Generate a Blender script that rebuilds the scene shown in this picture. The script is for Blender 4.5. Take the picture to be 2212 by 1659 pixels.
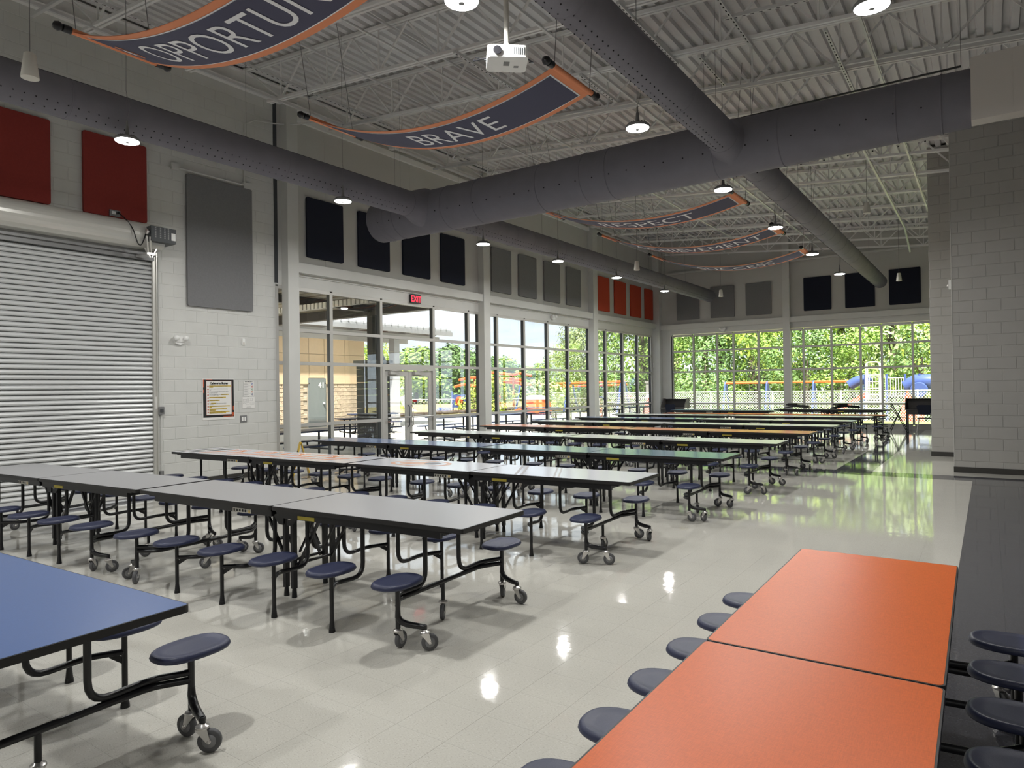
import bpy, bmesh, math, random
from mathutils import Vector, Matrix
random.seed(7)
S = bpy.context.scene
COL = S.collection
for o in list(bpy.data.objects): bpy.data.objects.remove(o, do_unlink=True)
R = math.radians; PI = math.pi

# ------------------------------------------------------------------ camera, sky, sun, exposure
FPX = 1475.0; yaw = R(34.9); pitch = math.atan(8.6/FPX); roll = 0.0138; CAMH = 1.615
F0 = Vector((-math.sin(yaw), math.cos(yaw), 0)); R0 = Vector((math.cos(yaw), math.sin(yaw), 0)); U0 = Vector((0, 0, 1))
FW = F0*math.cos(pitch)+U0*math.sin(pitch); UU = U0*math.cos(pitch)-F0*math.sin(pitch)
RT = R0*math.cos(roll)-UU*math.sin(roll); UP = UU*math.cos(roll)+R0*math.sin(roll)
cd = bpy.data.cameras.new('camera'); cam = bpy.data.objects.new('camera', cd); COL.objects.link(cam)
mw = Matrix((RT, UP, -FW)).transposed().to_4x4(); mw.translation = Vector((0, 0, CAMH)); cam.matrix_world = mw
cd.sensor_width = 36; cd.sensor_fit = 'HORIZONTAL'; cd.lens = FPX/2212*36; cd.clip_start = .05; cd.clip_end = 500
S.camera = cam
S.view_settings.view_transform = 'Standard'; S.view_settings.look = 'None'
S.view_settings.gamma = 1; S.view_settings.use_curve_mapping = False; S.view_settings.exposure = 0.32
S.cycles.use_denoising = True
S.cycles.max_bounces = 8; S.cycles.transparent_max_bounces = 16; S.cycles.caustics_reflective = False; S.cycles.caustics_refractive = False
S.cycles.sample_clamp_indirect = 6
W = bpy.data.worlds.new('sky'); S.world = W; W.use_nodes = True
nt = W.node_tree; nt.nodes.clear()
wo = nt.nodes.new('ShaderNodeOutputWorld'); bg = nt.nodes.new('ShaderNodeBackground'); bg.inputs[1].default_value = 2.05
tc = nt.nodes.new('ShaderNodeTexCoord'); mp = nt.nodes.new('ShaderNodeMapping'); mp.inputs['Scale'].default_value = (1.6, 1.6, 5)
nz = nt.nodes.new('ShaderNodeTexNoise'); nz.inputs['Scale'].default_value = 2.6; nz.inputs['Detail'].default_value = 5
cr = nt.nodes.new('ShaderNodeValToRGB'); e = cr.color_ramp.elements
e[0].position = .36; e[0].color = (.50, .58, .68, 1); e[1].position = .60; e[1].color = (.78, .82, .86, 1)
nt.links.new(tc.outputs['Generated'], mp.inputs[0]); nt.links.new(mp.outputs[0], nz.inputs[0]); nt.links.new(nz.outputs[0], cr.inputs[0])
nt.links.new(cr.outputs[0], bg.inputs[0]); nt.links.new(bg.outputs[0], wo.inputs[0])
sl = bpy.data.lights.new('sun', 'SUN'); sl.energy = 13.0; sl.angle = R(1.5); sl.color = (1, .95, .86)
sun = bpy.data.objects.new('sun', sl); COL.objects.link(sun)
sd = Vector((.30, -.42, .95)).normalized(); sun.rotation_euler = sd.to_track_quat('Z', 'Y').to_euler()
LAMP_W = 52.0
LAMP_COL = (1, .995, .965)

# ------------------------------------------------------------------ materials
MATS = {}
def mat(name, col, rough=.5, metal=0., var=0., vscale=8., bump=0., bscale=60., spec=.5, emit=None, es=1., coat=0., stretch=None, objvar=0.):
    if name in MATS: return MATS[name]
    m = bpy.data.materials.new(name); m.use_nodes = True; MATS[name] = m
    t = m.node_tree; b = t.nodes['Principled BSDF']
    b.inputs['Base Color'].default_value = (*col, 1); b.inputs['Roughness'].default_value = rough; b.inputs['Metallic'].default_value = metal
    b.inputs['Specular IOR Level'].default_value = spec; b.inputs['Coat Weight'].default_value = coat
    if emit: b.inputs['Emission Color'].default_value = (*emit, 1); b.inputs['Emission Strength'].default_value = es
    g = t.nodes.new('ShaderNodeNewGeometry')
    src = g.outputs['Position']
    if stretch:
        mm = t.nodes.new('ShaderNodeMapping'); mm.inputs['Scale'].default_value = stretch; t.links.new(src, mm.inputs[0]); src = mm.outputs[0]
    if var or objvar:
        n = t.nodes.new('ShaderNodeTexNoise'); n.inputs['Scale'].default_value = vscale; n.inputs['Detail'].default_value = 3
        t.links.new(src, n.inputs[0])
        mr = t.nodes.new('ShaderNodeMapRange'); mr.inputs[1].default_value = .3; mr.inputs[2].default_value = .7
        mr.inputs[3].default_value = 1-var; mr.inputs[4].default_value = 1+var; t.links.new(n.outputs[0], mr.inputs[0])
        v = mr.outputs[0]
        if objvar:
            oi = t.nodes.new('ShaderNodeObjectInfo'); m2 = t.nodes.new('ShaderNodeMapRange'); m2.inputs[3].default_value = 1-objvar; m2.inputs[4].default_value = 1+objvar
            t.links.new(oi.outputs['Random'], m2.inputs[0]); mu = t.nodes.new('ShaderNodeMath'); mu.operation = 'MULTIPLY'
            t.links.new(v, mu.inputs[0]); t.links.new(m2.outputs[0], mu.inputs[1]); v = mu.outputs[0]
        vm = t.nodes.new('ShaderNodeVectorMath'); vm.operation = 'SCALE'; vm.inputs[0].default_value = col
        t.links.new(v, vm.inputs['Scale']); t.links.new(vm.outputs[0], b.inputs['Base Color'])
    if bump:
        n = t.nodes.new('ShaderNodeTexNoise'); n.inputs['Scale'].default_value = bscale; n.inputs['Detail'].default_value = 4
        t.links.new(src, n.inputs[0]); bp = t.nodes.new('ShaderNodeBump'); bp.inputs['Strength'].default_value = 1; bp.inputs['Distance'].default_value = bump
        t.links.new(n.outputs[0], bp.inputs['Height']); t.links.new(bp.outputs[0], b.inputs['Normal'])
    return m

def speck(name, base, dark, light, rough):
    """vinyl composition tile: base colour with short streaks"""
    m = bpy.data.materials.new(name); m.use_nodes = True; MATS[name] = m
    t = m.node_tree; b = t.nodes['Principled BSDF']; b.inputs['Roughness'].default_value = rough
    b.inputs['Specular IOR Level'].default_value = .6
    g = t.nodes.new('ShaderNodeNewGeometry'); oi = t.nodes.new('ShaderNodeObjectInfo')
    mp = t.nodes.new('ShaderNodeMapping'); mp.inputs['Scale'].default_value = (85, 210, 1); mp.inputs['Rotation'].default_value = (0, 0, .5)
    n = t.nodes.new('ShaderNodeTexNoise'); n.inputs['Scale'].default_value = 1; n.inputs['Detail'].default_value = 2
    t.links.new(g.outputs['Position'], mp.inputs[0]); t.links.new(mp.outputs[0], n.inputs[0])
    r = t.nodes.new('ShaderNodeValToRGB'); el = r.color_ramp.elements
    el[0].position = .30; el[0].color = (*dark, 1); el[1].position = .72; el[1].color = (*light, 1)
    for p in (.40, .60):
        q = el.new(p); q.color = (*base, 1)
    t.links.new(n.outputs[0], r.inputs[0])
    n3 = t.nodes.new('ShaderNodeTexNoise'); n3.inputs['Scale'].default_value = 1.1; n3.inputs['Detail'].default_value = 3; t.links.new(g.outputs['Position'], n3.inputs[0])
    mr = t.nodes.new('ShaderNodeMapRange'); mr.inputs[3].default_value = .93; mr.inputs[4].default_value = 1.06; t.links.new(n3.outputs[0], mr.inputs[0])
    vm = t.nodes.new('ShaderNodeVectorMath'); vm.operation = 'SCALE'; t.links.new(r.outputs[0], vm.inputs[0]); t.links.new(mr.outputs[0], vm.inputs['Scale'])
    t.links.new(vm.outputs[0], b.inputs['Base Color'])
    n2 = t.nodes.new('ShaderNodeTexNoise'); n2.inputs['Scale'].default_value = 9; n2.inputs['Detail'].default_value = 3; t.links.new(g.outputs['Position'], n2.inputs[0])
    bp = t.nodes.new('ShaderNodeBump'); bp.inputs['Distance'].default_value = .0006; t.links.new(n2.outputs[0], bp.inputs['Height']); t.links.new(bp.outputs[0], b.inputs['Normal'])
    return m

def weave(name, base, amp=.08, rough=.35, spec=.5):
    """laminate with a fine linen print"""
    m = bpy.data.materials.new(name); m.use_nodes = True; MATS[name] = m
    t = m.node_tree; b = t.nodes['Principled BSDF']; b.inputs['Roughness'].default_value = rough; b.inputs['Specular IOR Level'].default_value = spec
    g = t.nodes.new('ShaderNodeNewGeometry'); outs = []
    for sc in ((40, 420, 1), (420, 40, 1)):
        mp = t.nodes.new('ShaderNodeMapping'); mp.inputs['Scale'].default_value = sc; t.links.new(g.outputs['Position'], mp.inputs[0])
        n = t.nodes.new('ShaderNodeTexNoise'); n.inputs['Scale'].default_value = 1; n.inputs['Detail'].default_value = 2; t.links.new(mp.outputs[0], n.inputs[0]); outs.append(n.outputs[0])
    a = t.nodes.new('ShaderNodeMath'); a.operation = 'ADD'; t.links.new(outs[0], a.inputs[0]); t.links.new(outs[1], a.inputs[1])
    mr = t.nodes.new('ShaderNodeMapRange'); mr.inputs[1].default_value = .7; mr.inputs[2].default_value = 1.3; mr.inputs[3].default_value = 1-amp; mr.inputs[4].default_value = 1+amp
    t.links.new(a.outputs[0], mr.inputs[0])
    vm = t.nodes.new('ShaderNodeVectorMath'); vm.operation = 'SCALE'; vm.inputs[0].default_value = base; t.links.new(mr.outputs[0], vm.inputs['Scale'])
    t.links.new(vm.outputs[0], b.inputs['Base Color'])
    return m

def glass(name, tint=(.93, .97, .95), refl=.9):
    m = bpy.data.materials.new(name); m.use_nodes = True; MATS[name] = m
    t = m.node_tree; t.nodes.clear(); o = t.nodes.new('ShaderNodeOutputMaterial'); mx = t.nodes.new('ShaderNodeMixShader')
    tr = t.nodes.new('ShaderNodeBsdfTransparent'); tr.inputs[0].default_value = (*tint, 1); gl = t.nodes.new('ShaderNodeBsdfGlossy'); gl.inputs['Roughness'].default_value = .01
    fr = t.nodes.new('ShaderNodeFresnel'); fr.inputs[0].default_value = 1.5; mu = t.nodes.new('ShaderNodeMath'); mu.operation = 'MULTIPLY'; mu.inputs[1].default_value = refl
    t.links.new(fr.outputs[0], mu.inputs[0]); t.links.new(mu.outputs[0], mx.inputs[0]); t.links.new(tr.outputs[0], mx.inputs[1]); t.links.new(gl.outputs[0], mx.inputs[2]); t.links.new(mx.outputs[0], o.inputs[0])
    return m

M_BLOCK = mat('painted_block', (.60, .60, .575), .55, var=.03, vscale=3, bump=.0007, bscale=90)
M_BLOCK_DIM = mat('painted_block_dimmed', (.42, .41, .39), .55, var=.03, vscale=3, bump=.0007, bscale=90)  # block paint with the piers' dimmer light darkened into its colour
M_PLASTER = mat('painted_plaster', (.55, .545, .52), .6, var=.02, vscale=2, bump=.0004, bscale=120)
M_STEEL = mat('painted_steel', (.61, .61, .585), .4, var=.02, vscale=3)
M_BASE = mat('rubber_base', (.035, .033, .03), .45)
M_DECK = mat('deck_paint', (.74, .73, .73), .55, var=.04, vscale=2)
M_JOIST = mat('joist_paint', (.84, .83, .82), .5)
M_RAIL = mat('galvanised_rail', (.68, .68, .68), .4, .3)
M_DUCT = mat('duct_fabric', (.175, .168, .195), .75, var=.05, vscale=4, bump=.002, bscale=14)
M_HOLE = mat('duct_hole', (.01, .01, .012), .9)
M_TILE = speck('tile_cream', (.585, .57, .515), (.42, .40, .355), (.70, .69, .65), .045)
M_TILED = speck('tile_charcoal', (.070, .070, .080), (.04, .04, .045), (.15, .15, .17), .05)
M_JOINT = mat('tile_joint', (.30, .29, .26), .7)
M_MULL = mat('anodised_frame', (.52, .51, .485), .4, .2)
M_FIN = mat('dark_mullion_fin', (.03, .032, .035), .4)  # dark rear fins of the mullions and transoms
M_GLASS = glass('window_glass', (.97, .985, .98), .45)
M_BLACK = mat('black_powdercoat', (.008, .008, .01), .32)
M_EDGE = mat('black_edge', (.012, .011, .011), .45)
M_SEAT = mat('navy_plastic', (.026, .032, .075), .42, bump=.0006, bscale=250)
M_CHROME = mat('zinc_plated', (.72, .70, .68), .28, .85)
M_TYRE = mat('grey_rubber', (.085, .085, .09), .55)
M_HUB = mat('grey_hub', (.22, .22, .23), .45)
T_GREY = weave('top_grey', (.33, .33, .34), .03, .30)
T_WHITE = weave('top_white', (.62, .63, .68), .01, .16)
T_BLUE = weave('top_blue', (.075, .13, .30), .05, .30)
T_BLUE_REFL = weave('top_blue_refl_tint', (.15, .22, .40), .03, .13)  # blue laminate lightened: grazing window reflection put into the colour
T_TEAL_REFL = weave('top_teal_refl_tint', (.13, .23, .28), .03, .14)  # blue laminate turned teal: window reflection mixed into its colour
T_GREY_REFL = weave('top_grey_refl_tint', (.68, .70, .68), .02, .18)  # grey laminate painted pale to carry the bright window reflections
T_ORANGE = weave('top_orange', (.70, .130, .016), .10, .36, .28)
T_ORANGE2 = weave('top_orange_soft', (.62, .23, .10), .04, .22)
M_YEL = mat('yellow_label', (.42, .34, .04), .5)
M_WLAB = mat('white_label', (.5, .48, .42), .5)
M_RED = mat('red_fabric', (.27, .035, .028), .95, bump=.001, bscale=300, var=.05, vscale=30)
M_NAVY = mat('navy_fabric', (.009, .012, .026), .95, bump=.001, bscale=300)
M_GREYP = mat('grey_fabric', (.195, .195, .20), .95, bump=.001, bscale=300, var=.05, vscale=40)
M_ORNG = mat('orange_fabric', (.47, .055, .022), .95, bump=.001, bscale=300)
M_SLAT = mat('slat_steel', (.62, .63, .63), .36, .25)
M_HOOD = mat('hood_steel', (.58, .57, .53), .3, .3)
M_WHITE = mat('white_plastic', (.8, .8, .78), .4)
M_OFFW = mat('offwhite_cone', (.62, .60, .54), .6)
M_DGREY = mat('dark_grey', (.05, .055, .06), .5)
M_BOX = mat('grey_box', (.22, .22, .22), .45, .3)
M_B_OR = mat('banner_orange', (.74, .27, .13), .8)
M_B_NV = mat('banner_navy', (.070, .070, .115), .8)
M_B_WH = mat('banner_white', (.82, .82, .84), .8)
M_BLK = mat('ink_black', (.01, .01, .01), .6)
M_PAPER = mat('paper', (.78, .77, .74), .7)
M_INKO = mat('ink_orange', (.50, .09, .03), .7)
M_HILITE = mat('ink_yellow', (.62, .44, .07), .7)
M_SIGNY = mat('yellow_plastic', (.75, .48, .01), .4)
M_LENS = mat('lamp_lens', (1, 1, 1), .3, emit=(1, .985, .95), es=30)

# ------------------------------------------------------------------ mesh helpers
class MB:
    def __init__(s): s.v = []; s.f = []; s.m = []; s.sm = []
    def add(s, vs, fs, mi=0, sm=False):
        o = len(s.v); s.v += [tuple(p) for p in vs]; s.f += [tuple(i+o for i in f) for f in fs]; s.m += [mi]*len(fs); s.sm += [sm]*len(fs); return s
    def box(s, x0, x1, y0, y1, z0, z1, mi=0):
        vs = [(x, y, z) for x in (x0, x1) for y in (y0, y1) for z in (z0, z1)]
        return s.add(vs, [(0, 1, 3, 2), (4, 6, 7, 5), (0, 4, 5, 1), (2, 3, 7, 6), (0, 2, 6, 4), (1, 5, 7, 3)], mi)
    def quad(s, a, b, c, d, mi=0): return s.add([a, b, c, d], [(0, 1, 2, 3)], mi)
    def tube(s, pts, r, n=8, mi=0, caps=True, sq=False):
        pts = [Vector(p) for p in pts]; vs = []; k = len(pts)
        rs = r if isinstance(r, (list, tuple)) else [r]*k
        t0 = (pts[1]-pts[0]).normalized(); up = Vector((0, 0, 1)) if abs(t0.z) < .9 else Vector((1, 0, 0))
        nrm = (up - t0*up.dot(t0)).normalized(); prev = t0
        for i, p in enumerate(pts):
            if i == 0: t = t0
            elif i == k-1: t = (pts[i]-pts[i-1]).normalized()
            else: t = ((pts[i+1]-p).normalized()+(p-pts[i-1]).normalized()).normalized()
            q = prev.rotation_difference(t); nrm = (q @ nrm); nrm = (nrm - t*nrm.dot(t)).normalized(); prev = t
            bn = t.cross(nrm)
            for j in range(n):
                a = 2*PI*(j+(.5 if sq else 0))/n; vs.append(p+nrm*math.cos(a)*rs[i]+bn*math.sin(a)*rs[i])
        fs = [(i*n+j, i*n+(j+1) % n, (i+1)*n+(j+1) % n, (i+1)*n+j) for i in range(k-1) for j in range(n)]
        s.add(vs, fs, mi, not sq)
        if caps: s.add(vs[:n], [tuple(range(n))[::-1]], mi); s.add(vs[-n:], [tuple(range(n))], mi)
        return s
    def bar(s, a, b, w, h=None, mi=0):
        """rectangular bar between two points, w across, h vertical"""
        a = Vector(a); b = Vector(b); h = h or w; t = (b-a).normalized(); up = Vector((0, 0, 1)) if abs(t.z) < .95 else Vector((0, 1, 0))
        sx = t.cross(up).normalized()*w/2; u = sx.cross(t).normalized()*h/2
        vs = [p+i*sx+j*u for p in (a, b) for i, j in ((-1, -1), (1, -1), (1, 1), (-1, 1))]
        return s.add(vs, [(0, 3, 2, 1), (4, 5, 6, 7), (0, 1, 5, 4), (1, 2, 6, 5), (2, 3, 7, 6), (3, 0, 4, 7)], mi)
    def cyl(s, p0, p1, r0, r1=None, n=16, mi=0): return s.tube([p0, p1], [r0, r0 if r1 is None else r1], n, mi)
    def lathe(s, prof, c=(0, 0, 0), n=20, mi=0, ax='z'):
        vs = []
        for r, z in prof:
            for j in range(n):
                a = 2*PI*j/n; x, y = r*math.cos(a), r*math.sin(a)
                p = (x, y, z) if ax == 'z' else ((z, x, y) if ax == 'x' else (x, z, y)); vs.append((p[0]+c[0], p[1]+c[1], p[2]+c[2]))
        k = len(prof); fs = [(i*n+j, i*n+(j+1) % n, (i+1)*n+(j+1) % n, (i+1)*n+j) for i in range(k-1) for j in range(n)]
        s.add(vs, fs, mi, True)
        if prof[0][0] > 1e-4: s.add(vs[:n], [tuple(range(n))], mi)
        if prof[-1][0] > 1e-4: s.add(vs[-n:], [tuple(range(n))], mi)
        return s
    def prism(s, poly, a, b, ax='z', mi=0, sm=False):
        n = len(poly)
        def P(u, v, w): return (u, v, w) if ax == 'z' else ((w, u, v) if ax == 'x' else (u, w, v))
        vs = [P(u, v, a) for u, v in poly]+[P(u, v, b) for u, v in poly]
        s.add(vs, [tuple(range(n))[::-1], tuple(range(n, 2*n))], mi)
        return s.add(vs, [(i, (i+1) % n, n+(i+1) % n, n+i) for i in range(n)], mi, sm)
    def mesh(s, name, mats):
        me = bpy.data.meshes.new(name); me.from_pydata(s.v, [], s.f)
        for m in (mats if isinstance(mats, (list, tuple)) else [mats]): me.materials.append(m)
        me.polygons.foreach_set('material_index', s.m); me.polygons.foreach_set('use_smooth', s.sm)
        me.update()
        bm = bmesh.new(); bm.from_mesh(me); bmesh.ops.recalc_face_normals(bm, faces=bm.faces); bm.to_mesh(me); bm.free()
        return me
    def build(s, name, mats, parent=None, loc=None, **kw): return obj(name, s.mesh(name, mats), parent, loc, **kw)

def obj(name, data, parent=None, loc=None, rz=0, label=None, cat=None, group=None, kind=None):
    o = bpy.data.objects.new(name, data); COL.objects.link(o)
    if parent: o.parent = parent
    if loc: o.location = loc
    if rz: o.rotation_euler.z = rz
    return tag(o, label, cat, group, kind)
def tag(o, label=None, cat=None, group=None, kind=None):
    if label: o['label'] = label
    if cat: o['category'] = cat
    if group: o['group'] = group
    if kind: o['kind'] = kind
    return o
def thing(name, label, cat, loc=(0, 0, 0), rz=0, group=None): return obj(name, None, None, loc, rz, label, cat, group)
def struct(name, loc=(0, 0, 0)): return obj(name, None, None, loc, kind='structure')
def copy_tree(o, parent=None):
    c = o.copy(); COL.objects.link(c); c.parent = parent
    for ch in list(o.children): copy_tree(ch, c)
    return c
def rrect(x0, x1, y0, y1, r, k=4):
    pts = []
    for cx, cy, a0 in ((x1-r, y1-r, 0), (x0+r, y1-r, 90), (x0+r, y0+r, 180), (x1-r, y0+r, 270)):
        for i in range(k+1):
            a = R(a0+90*i/k); pts.append((cx+r*math.cos(a), cy+r*math.sin(a)))
    return pts
def text_mesh(body, size, bold=0., align='CENTER', res=3, space=1.):
    c = bpy.data.curves.new('t', 'FONT'); c.body = body; c.size = size; c.align_x = align; c.resolution_u = res; c.offset = bold; c.space_character = space
    o = bpy.data.objects.new('t', c); COL.objects.link(o); dg = bpy.context.evaluated_depsgraph_get(); dg.update()
    me = bpy.data.meshes.new_from_object(o.evaluated_get(dg)); bpy.data.objects.remove(o); bpy.data.curves.remove(c)
    vs = [tuple(v.co) for v in me.vertices]; fs = [tuple(p.vertices) for p in me.polygons]; bpy.data.meshes.remove(me); return vs, fs
XL, YB, YC, XR, YF = -11.46, 27.04, 8.35, 6.0, -6.0      # left wall, back wall, start of glazing, right wall, wall behind camera
def deck(x): return 6.66-.085*x

# ------------------------------------------------------------------ floor
fl = MB().box(XL-.3, XR+.3, YF-.3, YB+.2, -.12, -.004).build('floor', [M_JOINT], kind='structure')
TS = .305; GX, GY = -2.37, 13.36
def is_dark(cx, cy):
    if 13.36 < cy < 13.97: return True
    if -10.91 < cx < -10.30 and cy < 13.97: return True
    if cy > 13.97 and -2.37 < cx < -1.76: return True
    return cx > -.235 and cy < 13.97
tm = {}
for d, mt in ((0, M_TILE), (1, M_TILED)):
    tm[d] = MB().box(-TS/2+.0006, TS/2-.00035, -TS/2+.00035, TS/2-.00035, -.004, 0).mesh('floor_tile', mt)
def project(p):
    v = Vector(p)-Vector((0, 0, CAMH)); dd = v.dot(FW)
    return (1106+FPX*v.dot(RT)/dd, 829.5-FPX*v.dot(UP)/dd, dd) if dd > .1 else (-9e9, 0, dd)
cells = []
for i in range(-31, 28):
    for j in range(-64, 45):
        cx = GX+(i+.5)*TS; cy = GY+(j+.5)*TS
        if XL-.05 < cx < XR and YF < cy < YB:
            x, y, dd = project((cx, cy, 0)); vis = -60 < x < 2270 and y < 1720 and dd > .5
            if vis and cx > -.1 and cy < 3.4: vis = False
            if vis and (-.95 < cx < .2 and cy < 4.2): vis = False
            cells.append((dd if vis else 1e6+dd, cx, cy))
cells.sort()
rest = [MB(), MB()]
for k, (q, cx, cy) in enumerate(cells):
    d = 1 if is_dark(cx, cy) else 0
    if k < 290: obj('floor_tile', tm[d], fl, (cx, cy, 0))
    else:
        h = TS/2-.00035; rest[d].quad((cx-h, cy-h, 0), (cx+h, cy-h, 0), (cx+h, cy+h, 0), (cx-h, cy+h, 0))
rest[0].build('floor_tiles_cream', [M_TILE], fl, kind='stuff'); rest[1].build('floor_tiles_charcoal', [M_TILED], fl, kind='stuff')

# ------------------------------------------------------------------ block walls
BL, BH, G = .4064, .2032, .0045
def block_wall(parent, name, region, to_world, holes, thick, mt, cap=300, key=None):
    """region (u0,u1,z0,ztop(u)); to_world(u, depth, z)"""
    u0, u1, zt = region; out = []
    meshes = {}
    j = 0
    while j*BH < zt+BH:
        z0, z1 = j*BH, min((j+1)*BH, zt); j += 1
        if z1-z0 < .03: continue
        off = (j % 2)*BL/2; i0 = math.floor((u0-off)/BL)
        u = i0*BL+off
        while u < u1:
            segs = [(max(u, u0), min(u+BL, u1))]
            for h0, h1, hz0, hz1 in holes:
                if z0 >= hz0-.01 and z1 <= hz1+.06:
                    ns = []
                    for a, b in segs:
                        if b <= h0 or a >= h1: ns.append((a, b)); continue
                        if a < h0: ns.append((a, h0))
                        if b > h1: ns.append((h1, b))
                    segs = ns
            for a, b in segs:
                if b-a > .03: out.append((a, b, z0, z1))
            u += BL
    out.sort(key=lambda q: key(q) if key else 0)
    rest = MB()
    for k, (a, b, z0, z1) in enumerate(out):
        w, hh = round(b-a, 3), round(z1-z0, 3); pr = random.uniform(0, .0012)
        ch = .004
        def geo(mb, a, b, z0, z1, pr):
            f = [(a+G, z0+G), (b-G, z0+G), (b-G, z1-G), (a+G, z1-G)]; g2 = [(a+G+ch, z0+G+ch), (b-G-ch, z0+G+ch), (b-G-ch, z1-G-ch), (a+G+ch, z1-G-ch)]
            vs = [to_world(u, -.004, z) for u, z in f]+[to_world(u, pr*0+.0, z) for u, z in f]
            vs = [to_world(u, -.006, z) for u, z in f]+[to_world(u, -.001+pr, z) for u, z in g2]
            mb.add(vs, [(4, 5, 6, 7), (0, 1, 5, 4), (1, 2, 6, 5), (2, 3, 7, 6), (3, 0, 4, 7)])
        if k < cap:
            kk = (w, hh)
            if kk not in meshes:
                mb = MB(); mb2 = geo(mb, 0, w, 0, hh, 0); meshes[kk] = mb.mesh('concrete_block', mt)
                o0 = Vector(to_world(0, 0, 0))
                for v in meshes[kk].vertices: v.co = Vector(v.co)-o0
            obj('concrete_block', meshes[kk], parent, to_world(a, pr, z0))
        else: geo(rest, a, b, z0, z1, pr)
    if rest.v: rest.build('far_blocks', [mt], parent, kind='stuff')

wl = struct('wall_left')
DY0, DY1, DZ = 1.3, 5.95, 3.93          # roller door opening
b = MB(); b.box(XL-.2, XL-.005, YF, DY0, 0, 7.7); b.box(XL-.2, XL-.005, DY1, YC, 0, 7.66); b.box(XL-.2, XL-.005, DY0, DY1, DZ, 7.7)
b.build('mortar_bed', [M_BLOCK], wl)
def keyL(q):
    a, b_, z0, z1 = q; x, y, dd = project((XL, (a+b_)/2, (z0+z1)/2))
    hid = not (-20 < x < 2230 and -20 < y < 1700)
    return (1e6 if hid else 0)+dd
block_wall(wl, 'wall_left', (YF, YC, 7.63), lambda u, d, z: (XL+d, u, z), [(DY0, DY1, 0, 4.06)], .1, M_BLOCK, 296, keyL)
# plaster upper wall over the glazing, with control joints
b = MB()
ys = [YC, 9.6, 12.2, 15.0, 18.2, 21.3, 24.2, YB]
for a, c in zip(ys, ys[1:]): b.box(XL-.2, XL, a+.003, c-.003, 4.0, 7.62)
b.box(XL-.2, XL-.006, YC, YB, 4.0, 7.62)
b.build('upper_wall', [M_PLASTER], wl)
MB().box(XL, XL+.07, 8.75, YB, 7.08, 7.20).build('ledge_angle', [M_WHITE], wl)
MB().box(XL-.25, XL+.0, YC, YB, 3.72, 4.0).build('header', [M_STEEL], wl)
MB().box(XL-.3, XL+.02, YC, YB+.2, 0, .06).build('sill', [M_MULL], wl)
# steel columns and ring beam along the left side
for n, (y0, y1) in enumerate(((8.50, 8.76), (14.86, 15.14), (21.18, 21.5))):
    MB().box(XL, XL+.20, y0, y1, 0, 7.5).build('steel_column', [M_STEEL], wl)
for y0, y1 in ((8.76, 14.86), (15.14, 21.18), (21.5, YB-.1)):
    q = MB(); q.box(XL, XL+.17, y0, y1, 3.99, 4.19); q.box(XL, XL+.03, y0, y1, 3.94, 3.99); q.build('ring_beam', [M_STEEL], wl)
MB().box(XL-.001, XL+.006, YC-.02, YC+.06, 3.75, 7.6).build('expansion_joint', [M_DGREY], wl)
b = MB(); b.box(XL, XL+.012, DY1+.12, YC, 0, .102); b.box(XL, XL+.012, YF, DY0-.1, 0, .102); b.build('baseboard_left', [M_BASE], kind='structure')
b = MB()          # wide-flange beam and short struts at the head of the left wall
b.box(XL+.0, XL+.22, YF, YB, 7.30, 7.33); b.box(XL+.10, XL+.12, YF, YB, 7.33, 7.55); b.box(XL+.0, XL+.22, YF, YB, 7.55, 7.58)
b.build('eaves_beam', [M_JOIST], wl)

wb = struct('wall_back')
b = MB()
for a, c in ((XL, -9.9), (-9.9, -8.2), (-8.2, -6.25), (-6.25, -3.2), (-3.2, 0), (0, XR)): b.box(a+.003, c-.003, YB, YB+.2, 4.0, 7.7)
b.box(XL, XR, YB+.006, YB+.2, 4.0, 7.7); b.build('upper_wall', [M_PLASTER], wb)
MB().box(XL, XR, YB, YB+.25, 3.72, 4.0).build('header', [M_STEEL], wb)
for x0, x1 in ((-6.30, -6.05), (-.9, -.65)): MB().box(x0, x1, YB-.2, YB, 0, 7.4).build('steel_column', [M_STEEL], wb)
for x0, x1 in ((XL+.17, -6.30), (-6.05, -.9), (-.65, XR)):
    q = MB(); q.box(x0, x1, YB-.17, YB, 3.93, 4.13); q.box(x0, x1, YB-.04, YB, 3.88, 3.93); q.build('ring_beam', [M_STEEL], wb)
MB().box(XL, XL+.30, YB-.30, YB, 0, 7.6).build('corner_column', [M_STEEL], wb)
MB().box(XL, XR, YB-.02, YB+.2, 0, .12).build('sill', [M_MULL], wb)
MB().box(XL+.3, XR, YB-.16, YB-.06, 6.2, 6.26).build('ledge_angle', [M_STEEL], wb)

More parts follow.
